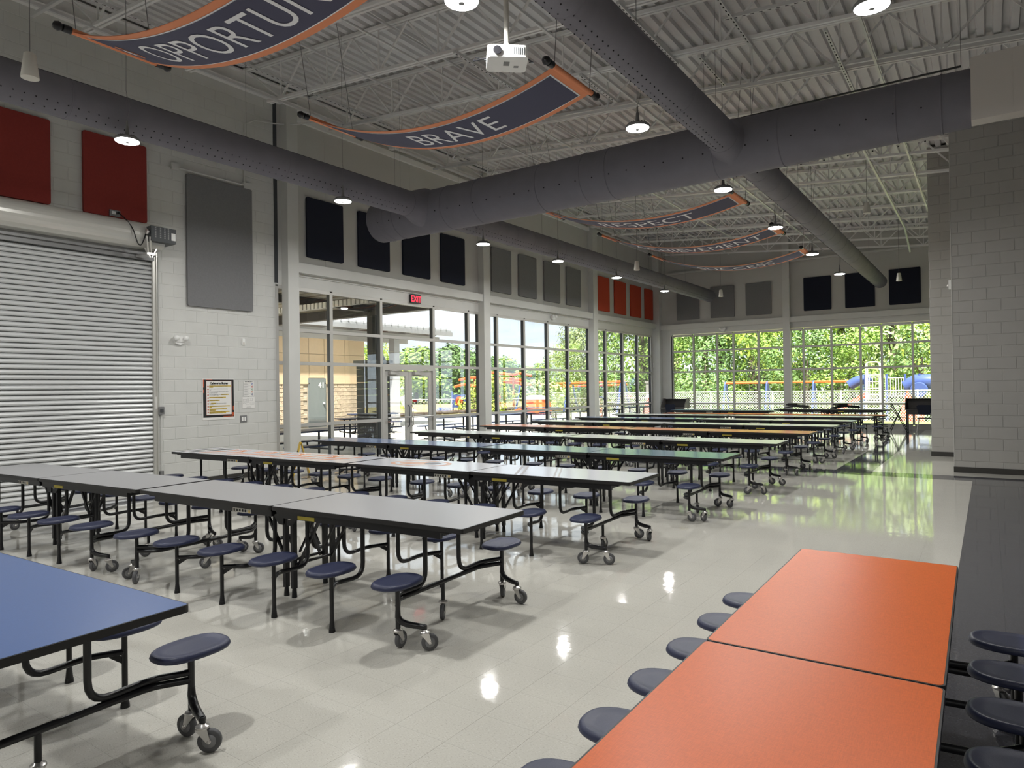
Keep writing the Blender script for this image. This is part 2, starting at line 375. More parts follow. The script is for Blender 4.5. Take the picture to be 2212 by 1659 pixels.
# ------------------------------------------------------------------ glazing
def glaze(name, axis, plane, us, zs, depth=.12, fw=.068, skip=(), out=-1):
    """frame of vertical members at us and horizontals at zs; panes between"""
    w = struct(name)
    d0, d1 = (plane-depth, plane) if out < 0 else (plane, plane+depth)
    gp = (d0+d1)/2+out*.02
    def bx(mb, u0, u1, z0, z1, a=d0, c=d1, mi=0): return mb.box(a, c, u0, u1, z0, z1, mi) if axis == 'x' else mb.box(u0, u1, a, c, z0, z1, mi)
    fa, fc, ga, gc = (d1-.022, d1, d0, d1-.022) if out < 0 else (d0, d0+.022, d0+.022, d1)
    for u in us:
        q = MB(); bx(q, u-fw/2, u+fw/2, zs[0], zs[-1], fa, fc); bx(q, u-fw/2+.003, u+fw/2-.003, zs[0], zs[-1], ga, gc, 1); q.build('mullion', [M_MULL, M_FIN], w)
    for k, z in enumerate(zs):
        h = fw if 0 < k < len(zs)-1 else fw*1.2
        for a, c in zip(us, us[1:]):
            if (k, a) in skip: continue
            q = MB(); bx(q, a+fw/2, c-fw/2, z-h/2, z+h/2, fa+(.002 if out > 0 else 0), fc-(.002 if out < 0 else 0)); bx(q, a+fw/2-.004, c-fw/2+.004, z-h/2+.003, z+h/2-.003, ga, gc, 1); q.build('transom', [M_MULL, M_FIN], w)
    for a, c in zip(us, us[1:]):
        for z0, z1 in zip(zs, zs[1:]):
            if ('p', a, z0) in skip: continue
            bx(MB(), a+fw/2-.004, c-fw/2+.004, z0+fw/2-.004, z1-fw/2+.004, gp-.003, gp+.003).build('glass_pane', [M_GLASS], w)
    return w
ZL = [.09, .915, 2.175, 2.85, 3.69]
pa = ('p', 11.20, .09); pb = ('p', 11.20, .915)
glaze('window_1', 'x', XL, [8.38, 9.74, 11.20, 13.02, 14.43, 14.9], ZL, skip={(0, 11.20), (1, 11.20), pa, pb})
glaze('window_2', 'x', XL, [15.12, 15.75, 17.13, 18.47, 19.76, 21.2], ZL)
glaze('window_3', 'x', XL, [21.46, 22.50, 23.92, 25.27, 26.58], ZL)
MB().box(XL-.14, XL, 26.58, YB, 0, 3.72).build('trim_1', [M_STEEL], kind='structure')
ZB = [.15, .88, 2.17, 3.01, 3.66]
glaze('window_4', 'y', YB, [-10.74, -9.84, -8.87, -8.22, -7.26, -6.3], ZB, out=1)
glaze('window_5', 'y', YB, [-6.08, -5.63, -4.67, -3.72, -3.05, -2.11, -.9], ZB, out=1)
glaze('window_6', 'y', YB, [-.65, .4, 1.6, 2.8, 4.2, 5.9], ZB, out=1)
MB().box(XL, -10.74, YB, YB+.14, 0, 3.72).build('trim_2', [M_STEEL], kind='structure')

# double door in window_1
dr = struct('door_2')
q = MB(); q.box(XL-.12, XL+.01, 11.20, 11.28, 0, 2.15); q.box(XL-.12, XL+.01, 12.95, 13.02, 0, 2.15); q.box(XL-.12, XL+.01, 11.28, 12.95, 2.07, 2.15); q.build('door_frame', [M_MULL], dr)
for s_, (y0, y1) in enumerate(((11.29, 12.11), (12.12, 12.94))):
    lf = MB(); st = .10
    lf.box(XL-.08, XL-.03, y0, y0+st, .02, 2.06); lf.box(XL-.08, XL-.03, y1-st, y1, .02, 2.06); lf.box(XL-.08, XL-.03, y0+st, y1-st, 1.93, 2.06); lf.box(XL-.08, XL-.03, y0+st, y1-st, .02, .24)
    lo = lf.build('door_leaf', [M_MULL], dr)
    MB().box(XL-.058, XL-.052, y0+st, y1-st, .24, 1.93).build('glass_pane', [M_GLASS], lo)
    MB().tube([(XL+.05, y0+.03, .95), (XL+.05, y1-.03, .95)], .02, 8).build('push_bar', [M_CHROME], lo)
    ym = y1-.06 if s_ == 0 else y0+.06
    MB().tube([(XL-.01, ym, .72), (XL+.04, ym, .76), (XL+.04, ym, 1.2), (XL-.01, ym, 1.24)], .013, 8).build('pull_handle', [M_DGREY if s_ == 0 else M_CHROME], lo)
    q = MB(); q.box(XL-.02, XL+.06, y0+.12, y0+.42, 1.97, 2.04); q.tube([(XL+.05, y0+.2, 2.05), (XL+.14, y0+.4, 2.07), (XL+.02, y0+.62, 2.09)], .01, 6); q.build('door_closer', [M_MULL], lo)
MB().box(XL-.050, XL-.048, 12.26, 12.40, 1.30, 1.36).build('red_sticker', [mat('sticker_red', (.4, .02, .02), .6)], dr)

# ------------------------------------------------------------------ right piers, bulkhead, unseen walls
wr = struct('wall_right')
P1 = 14.55; P2 = 17.5
b = MB(); b.box(-.515, XR, P1+.006, P2, 0, 6.7); b.box(-1.035, XR, P2+.006, P2+.55, 0, 6.75); b.build('mortar_bed', [M_BLOCK_DIM], wr)
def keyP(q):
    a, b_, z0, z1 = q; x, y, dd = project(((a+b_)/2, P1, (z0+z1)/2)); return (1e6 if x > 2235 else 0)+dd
block_wall(wr, 'p1', (-.52, XR, 6.66), lambda u, d, z: (u, P1-d, z), [], .1, M_BLOCK_DIM, 130, keyP)
block_wall(wr, 'p2', (-1.04, .2, 6.72), lambda u, d, z: (u, P2-d, z), [], .1, M_BLOCK_DIM, 130, lambda q: q[0])
MB().box(-.525, -.515, P1-.004, P1+.02, 0, 6.6).build('corner_bead', [M_STEEL], wr)
b = MB(); b.box(-.53, XR, P1-.012, P1, 0, .10); b.box(-1.05, -.53, P2-.012, P2, 0, .10); b.box(-.53, -.52, P1, P2, 0, .10); b.build('baseboard_right', [M_BASE], kind='structure')
b = MB()
for k in range(16): b.box(-.12+k*.40+.002, -.12+(k+1)*.40-.002, 9.66, 9.9, 4.68, 5.42)
b.box(-.12, 6.0, 9.663, 9.9, 4.683, 5.42); b.build('bulkhead', [mat('bulkhead_paint', (.62, .58, .54), .6)], wr)
b = MB(); b.box(XR, XR+.2, YF, YB, 0, 7.2); b.box(XL, XR, YF-.2, YF, 0, 7.8); b.build('trim_3', [M_PLASTER], kind='structure')

# ------------------------------------------------------------------ ceiling: ribbed deck and open-web joists
prof = []
x = XL-.3; pitch_ = .20
while x < XR+.2:
    z = deck(x)
    prof += [(x, z+.075), (x+.075, z+.075), (x+.095, z), (x+.185, z), (x+.20, z+.075)]; x += pitch_
b = MB(); n = len(prof)
b.add([(p[0], YF-.2, p[1]) for p in prof]+[(p[0], YB+.3, p[1]) for p in prof], [(i, i+1, n+i+1, n+i) for i in range(n-1)])
b.add([(XL-.3, YF-.2, deck(XL-.3)+.12), (XR+.3, YF-.2, deck(XR+.3)+.12), (XR+.3, YB+.3, deck(XR+.3)+.12), (XL-.3, YB+.3, deck(XL-.3)+.12)], [(0, 1, 2, 3)])
ce = b.build('ceiling', [M_DECK], kind='structure')
def cb(x): return 5.93-.085*x
def joist(Y):
    m = MB(); x0, x1 = -10.55, XR
    for s in (-1, 1):
        m.bar((x0, Y+s*.032, cb(x0)), (x1, Y+s*.032, cb(x1)), .038, .045)
        m.bar((XL+.1, Y+s*.032, deck(XL+.1)-.04), (x1, Y+s*.032, deck(x1)-.04), .045, .05)
    x = -10.2; k = 0
    m.bar((XL+.25, Y, deck(XL)-.06), (x, Y, cb(x)), .025)
    while x < XR-.7:
        xm = x+.61; m.bar((x, Y, cb(x)), (xm, Y, deck(xm)-.06), .028); m.bar((xm, Y, deck(xm)-.06), (xm+.61, Y, cb(xm+.61)), .028)
        m.bar((x, Y, cb(x)), (x, Y, deck(x)-.06), .022); x += 1.22
    return m
for k in range(-4, 13): 
    Y = 7.60+1.52*k
    joist(Y).build('roof_joist', [M_JOIST], ce)
def rail(p0, p1, w=.042, holes=True, name='strut_rail'):
    m = MB(); m.bar(p0, p1, w, w); p0 = Vector(p0); p1 = Vector(p1); L = (p1-p0).length; t = (p1-p0)/L
    if holes and L < 40:
        s = t.cross(Vector((0, 0, 1))).normalized()
        for i in range(int(L/.1)):
            c = p0+t*(.05+i*.1); m.bar(c-t*.022-Vector((0, 0, w/2+.0005)), c+t*.022-Vector((0, 0, w/2+.0005)), .014, .001, 1); m.bar(c-t*.022-s*(w/2+.0005), c+t*.022-s*(w/2+.0005), .001, .014, 1)
    return m.build(name, [M_RAIL, M_HOLE], ce)
rail((-9.55, -2, cb(-9.55)+.05), (-9.55, 22, cb(-9.55)+.05))
rail((-10.25, -2, cb(-10.25)-.03), (-10.25, 26.5, cb(-10.25)-.03), holes=False, name='tie_rod')
for x in (-5.4, -1.35, -7.4): rail((x, 2.0, deck(x)-.14), (x, 26, deck(x)-.14), .03, False, 'bridging')
for x in (-8.0, -4.7, -1.2, 1.6): rail((x, -3, cb(x)-.03), (x, 26, cb(x)-.03), .03, False, 'bridging')
for (x, y0, y1) in ((-6.15, 7.5, 9.3), (-4.95, 9.0, 10.2), (-3.55, 7.4, 9.3), (-2.5, 7.5, 9.2), (-.95, 6.0, 7.7), (-3.2, 9.2, 10.3), (-1.6, 9.2, 12)): rail((x, y0, cb(x)-.05), (x, y1, cb(x)-.05))
rail((-2.6, 8.35, cb(-2.6)-.05), (-.3, 8.35, cb(-.3)-.05))
for y in (2.2, 4.0, 9.12, 12.2, 15.2): rail((-10.6, y-.1, cb(-10.6)-.06), (-9.3, y-.1, cb(-9.3)-.06), .042, False)
def pipe(pts, r, name='conduit', parent=ce, m=M_RAIL): return MB().tube(pts, r, 8).build(name, [m], parent)
pipe([(-3.72, -3, 6.16), (-3.72, 25.5, 6.16)], .045)
pipe([(-6.9, 4, cb(-6.9)-.02), (-6.9, 24, cb(-6.9)-.02)], .02)
pipe([(-1.9, 14, 6.1), (-1.9, 22.5, 6.05), (-1.9, 24, 5.6)], .03)
pipe([(-10.2, 8.62, 6.72), (-11.3, 8.6, 6.9), (-11.42, 8.3, 6.86), (-11.42, 7.9, 6.8), (-11.42, 7.68, 6.65), (-11.42, 7.66, 5.5)], .014, 'wall_conduit', wl, M_STEEL)

# ------------------------------------------------------------------ fabric ducts
def duct(name, axis, c, r, a0, a1, label, seams, holes, cap0=True, cap1=True):
    root = thing(name, label, 'air duct', (0, 0, 0), group='fabric ducts under the roof')
    n = 40; m = MB(); L = a1-a0; st = max(2, int(L/.3)); prof = []
    for i in range(st+1):
        tp = max(0, (a0+L*i/st+3.5)/3.4)*.15 if axis == 'x' else 0
        prof.append((r*(1+.006*math.sin(i*1.7)-tp), a0+L*i/st))
    if cap1: prof += [(r*.97, a1+.03), (r*.8, a1+.07), (r*.4, a1+.09), (0.001, a1+.095)]
    if cap0: prof = [(.001, a0-.095), (r*.4, a0-.09), (r*.8, a0-.07), (r*.97, a0-.03)]+prof
    cc = (0, c[0], c[1]) if axis == 'x' else (c[0], 0, c[1])
    m.lathe(prof, cc, n, 0, axis); m.build('duct_sleeve', [M_DUCT], root)
    for s in seams:
        tp = 1-(max(0, (s+3.5)/3.4)*.15 if axis == 'x' else 0); pr = [(r*1.004*tp, s-.012), (r*1.02*tp, s-.006), (r*1.022*tp, s+.002), (r*1.004*tp, s+.008)]; MB().lathe(pr, cc, n, 0, axis).build('seam_ring', [M_DUCT], root)
    hm = MB()
    a = a0+.3
    while a < a1-.2:
        for ang in holes:
            d = Vector((math.cos(R(ang)), math.sin(R(ang)))); 
            if axis == 'x': p = Vector((a, c[0]+d.x*r*1.0, c[1]+d.y*r*1.0)); nn = Vector((0, d.x, d.y))
            else: p = Vector((c[0]+d.x*r, a, c[1]+d.y*r)); nn = Vector((d.x, 0, d.y))
            hm.cyl(p-nn*.005, p+nn*.007, .0075 if axis == 'y' else .011, n=6)
        a += .11 if axis == 'y' else .30
    hm.build('air_holes', [M_HOLE], root, kind='stuff')
    tr = MB(); zt = c[1]+r
    if axis == 'x': tr.bar((a0, c[0], zt+.012), (a1-.1, c[0], zt+.012), .02, .02)
    else: tr.bar((c[0], a0, zt+.012), (c[0], a1, zt+.012), .02, .02)
    k = a0+.4
    while k < a1:
        x = k if axis == 'x' else c[0]; y = c[0] if axis == 'x' else k
        tr.tube([(x, y, zt), (x, y, deck(x))], .0022, 4); k += 3.2
    tr.build('hanger', [M_DGREY], root)
    return root
RD = .408
duct('fabric_duct', 'x', (10.02, 5.06), RD, -10.22, -.12, 'widest grey fabric duct crossing the room under the joists', [-9.95, -9.8, -9.55, -8.3, -7.55, -6.2, -5.35, -4.9, -3.2, -2.3, -.9, -.42], [197, 300], True, False)
d2 = duct('fabric_duct', 'y', (-8.88, 5.10), .232, -4.0, 9.45, 'grey fabric duct along the red panels and block wall', [.5, 3.6, 6.6], [-38, -62], True, False)
d3 = duct('fabric_duct', 'y', (-8.88, 5.10), .232, 10.5, 26.3, 'long grey fabric duct along the window wall, behind the wide duct', [11.3+.72*i for i in range(21)], [-38, -62], False, True)
d4 = duct('fabric_duct', 'y', (-2.98, 5.07), .215, -4.0, 9.55, 'grey fabric duct beside the projector, before the wide duct', [2.6, 5.2, 7.8], [-75, -100, -125], True, False)
d5 = duct('fabric_duct', 'y', (-2.98, 5.07), .215, 10.5, 26.3, 'grey fabric duct running to the navy panels of the back wall', [11.2+.70*i for i in range(21)], [215, 235], False, True)
for dd_, x, r, z, y0, y1 in ((d2, -8.88, .232, 5.10, 9.35, 9.75), (d4, -2.98, .215, 5.07, 9.45, 9.75)):
    MB().lathe([(r*1.02, y0), (r*1.1, y0+.12), (r*1.35, y0+.28), (r*1.62, y1+.05)], (x, 0, z), 32, 0, 'y').build('collar', [M_DUCT], dd_)
for dd_, x, r, z in ((d3, -8.88, .232, 5.10), (d5, -2.98, .215, 5.07)):
    MB().lathe([(r*1.5, 10.3), (r*1.25, 10.42), (r*1.02, 10.6)], (x, 0, z), 32, 0, 'y').build('collar', [M_DUCT], dd_)

# ------------------------------------------------------------------ high-bay lamps
def lamp_meshes():
    b = MB(); b.lathe([(.06, .034), (.13, .030), (.16, .020), (.168, .012), (.172, 0), (.165, -.006)], n=28)
    for i in range(20):
        a = 2*PI*i/20; b.bar((.04*math.cos(a), .04*math.sin(a), .04), (.13*math.cos(a), .13*math.sin(a), .034), .006, .02)
    b.cyl((0, 0, .03), (0, 0, .17), .035, .02, 14)
    body = b.mesh('housing', M_BOX)
    l = MB(); l.lathe([(.163, -.004), (.155, -.02), (.10, -.03), (.03, -.032)], n=28); lens = l.mesh('lens', M_LENS)
    c = MB(); c.lathe([(.03, -.030), (.028, -.036), (.001, -.037)], n=14); c.lathe([(.166, -.002), (.170, -.012), (.160, -.014)], n=28); core = c.mesh('sensor_core', M_BOX)
    return body, lens, core
LB, LL, LC = lamp_meshes()
def highbay(x, y, z, label, tilt=0):
    t = thing('high_bay_lamp', label, 'ceiling lamp', (x, y, z), group='round high-bay lamps')
    t.scale = (.85, .85, 1)
    obj('housing', LB, t); obj('lens', LL, t); obj('sensor_core', LC, t)
    h = MB(); top = cb(x)-z if abs(((y-7.6+50*1.52) % 1.52)) < .76 else cb(x)-z
    h.tube([(0, 0, .17), (0, 0, .24)], .012, 6); h.tube([(0, 0, .24), (0, 0, deck(x)-z)], .003, 4)
    h.tube([(0, 0, .24), (.05, .02, .4), (.03, -.03, .6), (0, 0, deck(x)-z)], .0025, 4); h.build('hanging_cord', [M_BOX], t)
    ld = bpy.data.lights.new('lamp_light', 'AREA'); ld.shape = 'DISK'; ld.size = .24; ld.energy = LAMP_W; ld.color = LAMP_COL
    lo = obj('lamp_light', ld, t, (0, 0, -.045)); 
    if tilt: t.rotation_euler.x = tilt
    return t
ORD = ['nearest', 'second', 'third', 'fourth', 'fifth', 'farthest']
LY = [4.15, 7.54, 10.95, 14.3, 17.5, 21.0]
for i, y in enumerate(LY):
    if i == 2: highbay(-8.56, 11.3, 4.62, 'round high-bay lamp of the left row, hanging behind the wide duct\'s left end'); continue
    highbay(-8.56, y, 4.7, ('round high-bay lamp in front of the second red wall panel' if i == 0 else f'{ORD[i]} round high-bay lamp from the camera, row under the left ducts'))
for i, y in enumerate([4.22, 7.53, 10.73, 13.95, 17.36, 21.0]):
    highbay(-3.38, y, 4.7, f'{ORD[i]} round high-bay lamp from the camera, row left of the right-hand ducts')
highbay(-.74, 6.3, 4.72, 'round high-bay lamp at the top right, before the bulkhead', .05)
for x, y, w_ in ((-8.56, .9, 'left'), (-3.38, .9, 'middle'), (1.8, -2.4, 'right'), (-3.38, -2.4, 'rear middle'), (-8.56, -2.4, 'rear left')): highbay(x, y, 4.7, f'round high-bay lamp outside the picture, {w_} one near the camera')

# ------------------------------------------------------------------ pendant speakers (white cones)
def pendant(x, y, z, label):
    t = thing('pendant_speaker', label, 'speaker', (x, y, z), group='white cone pendant speakers')
    MB().lathe([(.001, .11), (.035, .11), (.046, .10), (.070, -.10), (.070, -.112)], n=24).build('cone_shell', [M_OFFW], t)
    MB().lathe([(.068, -.106), (.001, -.103)], n=24).build('grille', [mat('grille', (.66, .66, .64), .8)], t)
    MB().tube([(0, 0, .11), (0, 0, deck(x)-z)], .004, 5).build('hanging_cord', [M_BOX], t)
pendant(-6.85, 2.50, 4.5, 'white cone pendant speaker hanging at the top left corner')
pendant(-6.85, 15.1, 4.5, 'white cone pendant speaker hanging before the left duct')
pendant(-6.85, 21.35, 4.5, 'white cone pendant speaker in front of the grey back wall panels')
pendant(-1.96, 21.35, 4.5, 'white cone pendant speaker in front of the rightmost navy panel')
pendant(-1.96, 15.4, 5.15, 'white cone pendant speaker right of the right-hand duct under the joists')

# ------------------------------------------------------------------ sagging word banners
def banner(word, x0, x1, y0, z0, z1, sag, tx0, tx1, label, w=.75, th=.36):
    t = thing('word_banner', label, 'banner', (0, 0, 0), group='sagging banners with one word each')
    L = x1-x0
    def zz(u): return z0+(z1-z0)*u-4*sag*u*(1-u)
    N = 40
    def strip(ya, yb, d, ua=0., ub=1.):
        m = MB(); vs = []
        for i in range(N+1):
            u = ua+(ub-ua)*i/N; X = x0+L*u; z = zz(u); vs += [(X, y0+ya, z-d), (X, y0+yb, z-d)]
        m.add(vs, [(2*i, 2*i+1, 2*i+3, 2*i+2) for i in range(N)], 0, True); return m
    o = strip(0, w, 0); o.add([(p[0], p[1], p[2]+.004) for p in o.v], [tuple(reversed(f)) for f in o.f], 0, True); o.build('cloth', [M_B_OR], t)
    bw = w*.10
    strip(bw, w-bw, .003, .022, .978).build('white_piping', [M_B_WH], t)
    strip(bw+.014, w-bw-.014, .006, .026, .974).build('navy_field', [M_B_NV], t)
    for x, z, nm in ((x0, z0, 0), (x1, z1, 1)):
        MB().tube([(x, y0-.02, z+.01), (x, y0+w+.02, z+.01)], .028, 12).build('pole_sleeve', [M_B_OR], t)
        m = MB()
        for s, yy in ((-1, y0-.02), (1, y0+w+.02)):
            m.tube([(x, yy, z+.01), (x, yy+s*.07, z+.01)], .036, 12); m.lathe([(.001, -.045), (.032, -.032), (.045, 0), (.032, .032), (.001, .045)], (x, yy+s*.11, z+.01), 12, 0, 'y')
        m.build('finial', [M_BLACK], t)
        m = MB()
        for yy in (y0+.02, y0+w-.02): m.tube([(x, yy, z+.04), (x+(-.35 if nm == 0 else .2), yy-.05, deck(x)-.05)], .004, 5)
        m.build('hanging_chain', [M_BOX], t)
    vs, fs = text_mesh(word, 1.0, -.004, 'LEFT', 4, 1.03); xm = max(v[0] for v in vs); hm = max(v[1] for v in vs)
    m = MB(); out = []
    for x, y, z in vs:
        X = tx0+(tx1-tx0)*x/xm; u = (X-x0)/L; Y = y0+w/2+th/2-y/hm*th; out.append((X, Y, zz(u)-.010))
    m.add(out, fs); m.build('lettering', [M_B_WH], t)
    m = MB()      # small emblem at the left end: plain orange oval with a white bar
    u = .07; X = x0+L*u; s = (zz(u+.01)-zz(u-.01))/(.02*L)
    def el(a, bb, d, dx=0): return [(X+dx+a*math.cos(R(q*20)), y0+w*.5+bb*math.sin(R(q*20)), zz(u)+s*(dx+a*math.cos(R(q*20)))-d) for q in range(18)]
    m.add(el(.08, .14, .009), [tuple(range(18))], 0); m.add(el(.055, .10, .011), [tuple(range(18))], 1); m.add(el(.035, .07, .013, .01), [tuple(range(18))], 2)
    m.build('emblem', [M_B_OR, M_B_NV, M_B_WH], t)
banner('OPPORTUNITY', -6.92, -2.9, 2.88, 4.97, 4.80, .38, -6.27, -3.30, 'banner reading OPPORTUNITY hanging at the top left')
banner('BRAVE', -7.06, -3.42, 5.68, 5.09, 4.73, .36, -5.62, -4.36, 'banner reading BRAVE below the projector')
banner('RESPECT', -7.2, -3.44, 11.4, 5.12, 4.80, .33, -6.12, -4.22, 'banner reading RESPECT just behind the wide duct')
banner('ACHIEVEMENT', -7.27, -3.46, 14.1, 5.10, 4.76, .35, -6.60, -3.78, 'banner reading ACHIEVEMENT between RESPECT and SUCCESS')
banner('SUCCESS', -7.2, -3.48, 16.78, 5.03, 4.74, .35, -6.10, -4.20, 'farthest banner, reading SUCCESS, seen nearly edge-on')

# ------------------------------------------------------------------ projector
pj = thing('projector', 'white projector hanging on a pole from the ceiling', 'projector', (-3.30, 4.72, 4.40), R(40))
MB().prism(rrect(-.17, .17, -.14, .14, .035), -.05, .05).build('projector_case', [M_WHITE], pj)
MB().cyl((-.09, -.13, 0), (-.09, -.155, 0), .035, .035, 16).build('lens', [M_BLACK], pj)
q = MB()
for i in range(6): q.box(.05+i*.016, .058+i*.016, -.1415, -.1395, -.03, .03); q.box(-.1715, -.1695, -.08+i*.025, -.068+i*.025, -.025, .03)
q.build('vent_slots', [M_DGREY], pj)
q = MB(); q.box(-.03, .02, -.05, .02, -.0515, -.0495); q.box(.06, .10, .02, .05, -.0515, -.0495); q.build('underside_hatch', [M_BOX], pj)
q = MB(); q.box(-.06, .06, -.06, .06, .055, .07); q.tube([(0, 0, .07), (0, 0, 2.4)], .022, 10); q.cyl((0, 0, .07), (0, 0, .12), .035, .03); q.build('ceiling_pole', [M_OFFW], pj)
q = MB(); q.tube([(.10, .10, .03), (.2, .16, .08), (.24, .1, .02), (.2, .05, .0)], .006, 6); q.tube([(-.15, .1, .03), (-.26, .12, .06), (-.28, .06, 0), (-.18, 0, 0)], .006, 6); q.build('cables', [M_BLACK], pj)
MB().box(.10, .16, .12, .20, .05, .12).build('junction_box', [M_OFFW], pj)

# ------------------------------------------------------------------ acoustic panels
def panel(side, u0, u1, z0, z1, m, label, grp, cham=.0):
    def P(a, b_, c): return None
    q = MB(); d = .05
    if side == 'L': pts = rrect(u0, u1, z0, z1, .03, 2); q.prism(pts, XL+.004, XL+d, 'x'); 
    else: pts = rrect(u0, u1, z0, z1, .03, 2); q.prism(pts, YB-d, YB-.004, 'y')
    o = q.build('acoustic_panel', [m]); me = o.data
    return tag(o, label, 'wall panel', grp)
panel('L', 3.46, 4.42, 4.44, 5.70, M_RED, 'dark red wall panel cut off by the left picture edge', 'red panels over the roller door')
panel('L', 4.87, 5.84, 4.43, 5.70, M_RED, 'dark red wall panel behind the lamp, right of its twin', 'red panels over the roller door')
panel('L', 2.05, 3.02, 4.44, 5.70, M_RED, 'dark red wall panel beyond the left picture edge', 'red panels over the roller door')
panel('L', 6.53, 7.815, 3.13, 5.44, M_GREYP, 'large grey wall panel on the block wall', None)
nth = ['leftmost', 'second from left', 'third from left', 'rightmost']
for i, (a, c) in enumerate(((9.09, 10.05), (10.49, 11.45), (11.90, 12.86), (13.28, 14.24))): panel('L', a, c, 4.36, 5.60, M_NAVY, f'navy wall panel above the glass door bay, {nth[i]}', 'navy panels on the window side')
for i, (a, c) in enumerate(((15.45, 16.40), (16.81, 17.77), (18.22, 19.18), (19.61, 20.56))): panel('L', a, c, 4.35, 5.61, M_GREYP, f'grey wall panel above the middle window bay, {nth[i]}', 'grey panels on the window side')
for i, (a, c) in enumerate(((21.77, 22.73), (23.16, 24.13), (24.55, 25.52), (25.92, 26.70))): panel('L', a, c, 4.36, 5.60, M_ORNG, f'orange-red wall panel before the far corner, {nth[i]}', 'orange-red panels by the far corner')
n3 = ['left', 'middle', 'right']
for i, (a, c) in enumerate(((-10.50, -9.55), (-9.09, -8.14), (-7.70, -6.74))): panel('B', a, c, 4.30, 5.54, M_GREYP, f'grey panel on the back wall, {n3[i]} of three', 'grey panels on the back wall')
for i, (a, c) in enumerate(((-5.58, -4.64), (-4.18, -3.23), (-2.79, -1.84))): panel('B', a, c, 4.32, 5.55, M_NAVY, f'navy panel on the back wall, {n3[i]} of three', 'navy panels on the back wall')

# ------------------------------------------------------------------ roller door (door_1)
rd = struct('door_1')
SH = .0765; ns = int(3.86/SH)
SP = [(-.075, 0), (-.032, .06), (-.018, .22), (-.016, .40), (-.026, .66), (-.046, .86), (-.075, 1.0)]
sm = MB(); sm.add([(XL+p[0], t_, SH*p[1]) for t_ in (0, 1) for p in SP], [(i, i+1, i+8, i+7) for i in range(6)], 0, False)
for v in range(len(sm.v)): sm.v[v] = (sm.v[v][0]-XL, DY0+sm.v[v][1]*(DY1-DY0), sm.v[v][2])
slat = sm.mesh('slat', M_SLAT)
for k in range(1, ns+1): obj('slat', slat, rd, (XL, 0, k*SH))
MB().box(XL-.07, XL-.01, DY0, DY1, 0, SH).build('bottom_bar', [M_SLAT], rd)
q = MB(); q.box(XL-.08, XL+.012, DY1-.01, DY1+.055, 0, 3.97); q.box(XL, XL+.03, DY1+.04, DY1+.055, 0, 3.97); q.build('guide_rail', [M_HOOD], rd)
q = MB(); q.box(XL-.08, XL+.012, DY0-.055, DY0+.01, 0, 3.97); q.build('guide_rail', [M_HOOD], rd)
hp = [(XL, 4.40)]+[(XL+.19+.20*math.sin(R(a)), 4.17+.215*math.cos(R(a))) for a in range(0, 160, 12)]+[(XL+.16, 3.965), (XL, 3.965)]
q = MB(); q.prism([(p[0], p[1]) for p in hp], DY0-.1, DY1+.02, 'y', 0, False); q.build('hood', [M_HOOD], rd)
q = MB(); q.box(XL, XL+.10, DY0, DY1, 3.89, 3.965); q.box(XL+.01, XL+.05, DY0, DY1, 3.82, 3.89); q.box(XL-.005, XL+.05, DY0-.1, DY1+.02, 4.40, 4.415); q.build('hood_lip', [M_BOX], rd)
mo = thing('door_motor', 'dark grey operator box with white label at the end of the roller hood', 'motor', (0, 0, 0))
q = MB(); q.box(XL+.15, XL+.50, 5.67, 6.08, 4.06, 4.30); q.build('motor_box', [M_DGREY], mo)
q = MB(); q.box(XL+.5005, XL+.502, 6.0, 6.07, 4.11, 4.23); q.build('white_label', [M_WHITE], mo)
q = MB()
for i, yy in enumerate((5.73, 5.81, 5.88, 5.94)):
    for j in range(6): q.box(XL+.5005, XL+.502, yy, yy+.022, 4.12+j*.03, 4.14+j*.03)
q.build('printed_marks', [M_BOX], mo)
q = MB(); q.tube([(XL+.48, 5.66, 4.12), (XL+.40, 5.72, 3.88)], .016, 6); q.tube([(XL+.50, 5.60, 4.12), (XL+.42, 5.66, 3.88)], .014, 6)
q.box(XL+.06, XL+.42, 5.64, 5.78, 3.84, 3.88); q.bar((XL+.4, 5.62, 3.95), (XL+.4, 5.70, 3.80), .03, .02); q.bar((XL+.4, 5.80, 3.95), (XL+.4, 5.72, 3.80), .03, .02); q.lathe([(.001, -.02), (.04, -.02), (.04, .02), (.001, .02)], (XL+.44, 5.64, 4.20), 14, 0, 'y'); q.build('release_bracket', [M_CHROME], mo)
pc = thing('power_cable', 'black power cable looping from wall outlet to door motor', 'cable', (0, 0, 0))
pts = []
for i in range(15):
    u = i/14; pts.append((XL+.10+.34*math.sin(min(1, u*3)*PI/2)-.05*u, 5.36+.28*u, 4.50-.32*u-.34*math.sin(PI*u**1.15)))
MB().tube(pts, .009, 7).build('cord', [M_BLACK], pc); MB().cyl((XL+.05, 5.36, 4.5), (XL+.11, 5.36, 4.5), .02).build('plug', [M_BLACK], pc)
ol = thing('power_outlet', 'grey metal outlet box on the red panel above the hood', 'outlet', (0, 0, 0))
MB().box(XL+.03, XL+.075, 5.24, 5.40, 4.44, 4.54).build('outlet_box', [M_BOX], ol); MB().box(XL+.075, XL+.078, 5.27, 5.33, 4.47, 4.52).build('socket', [M_WHITE], ol)

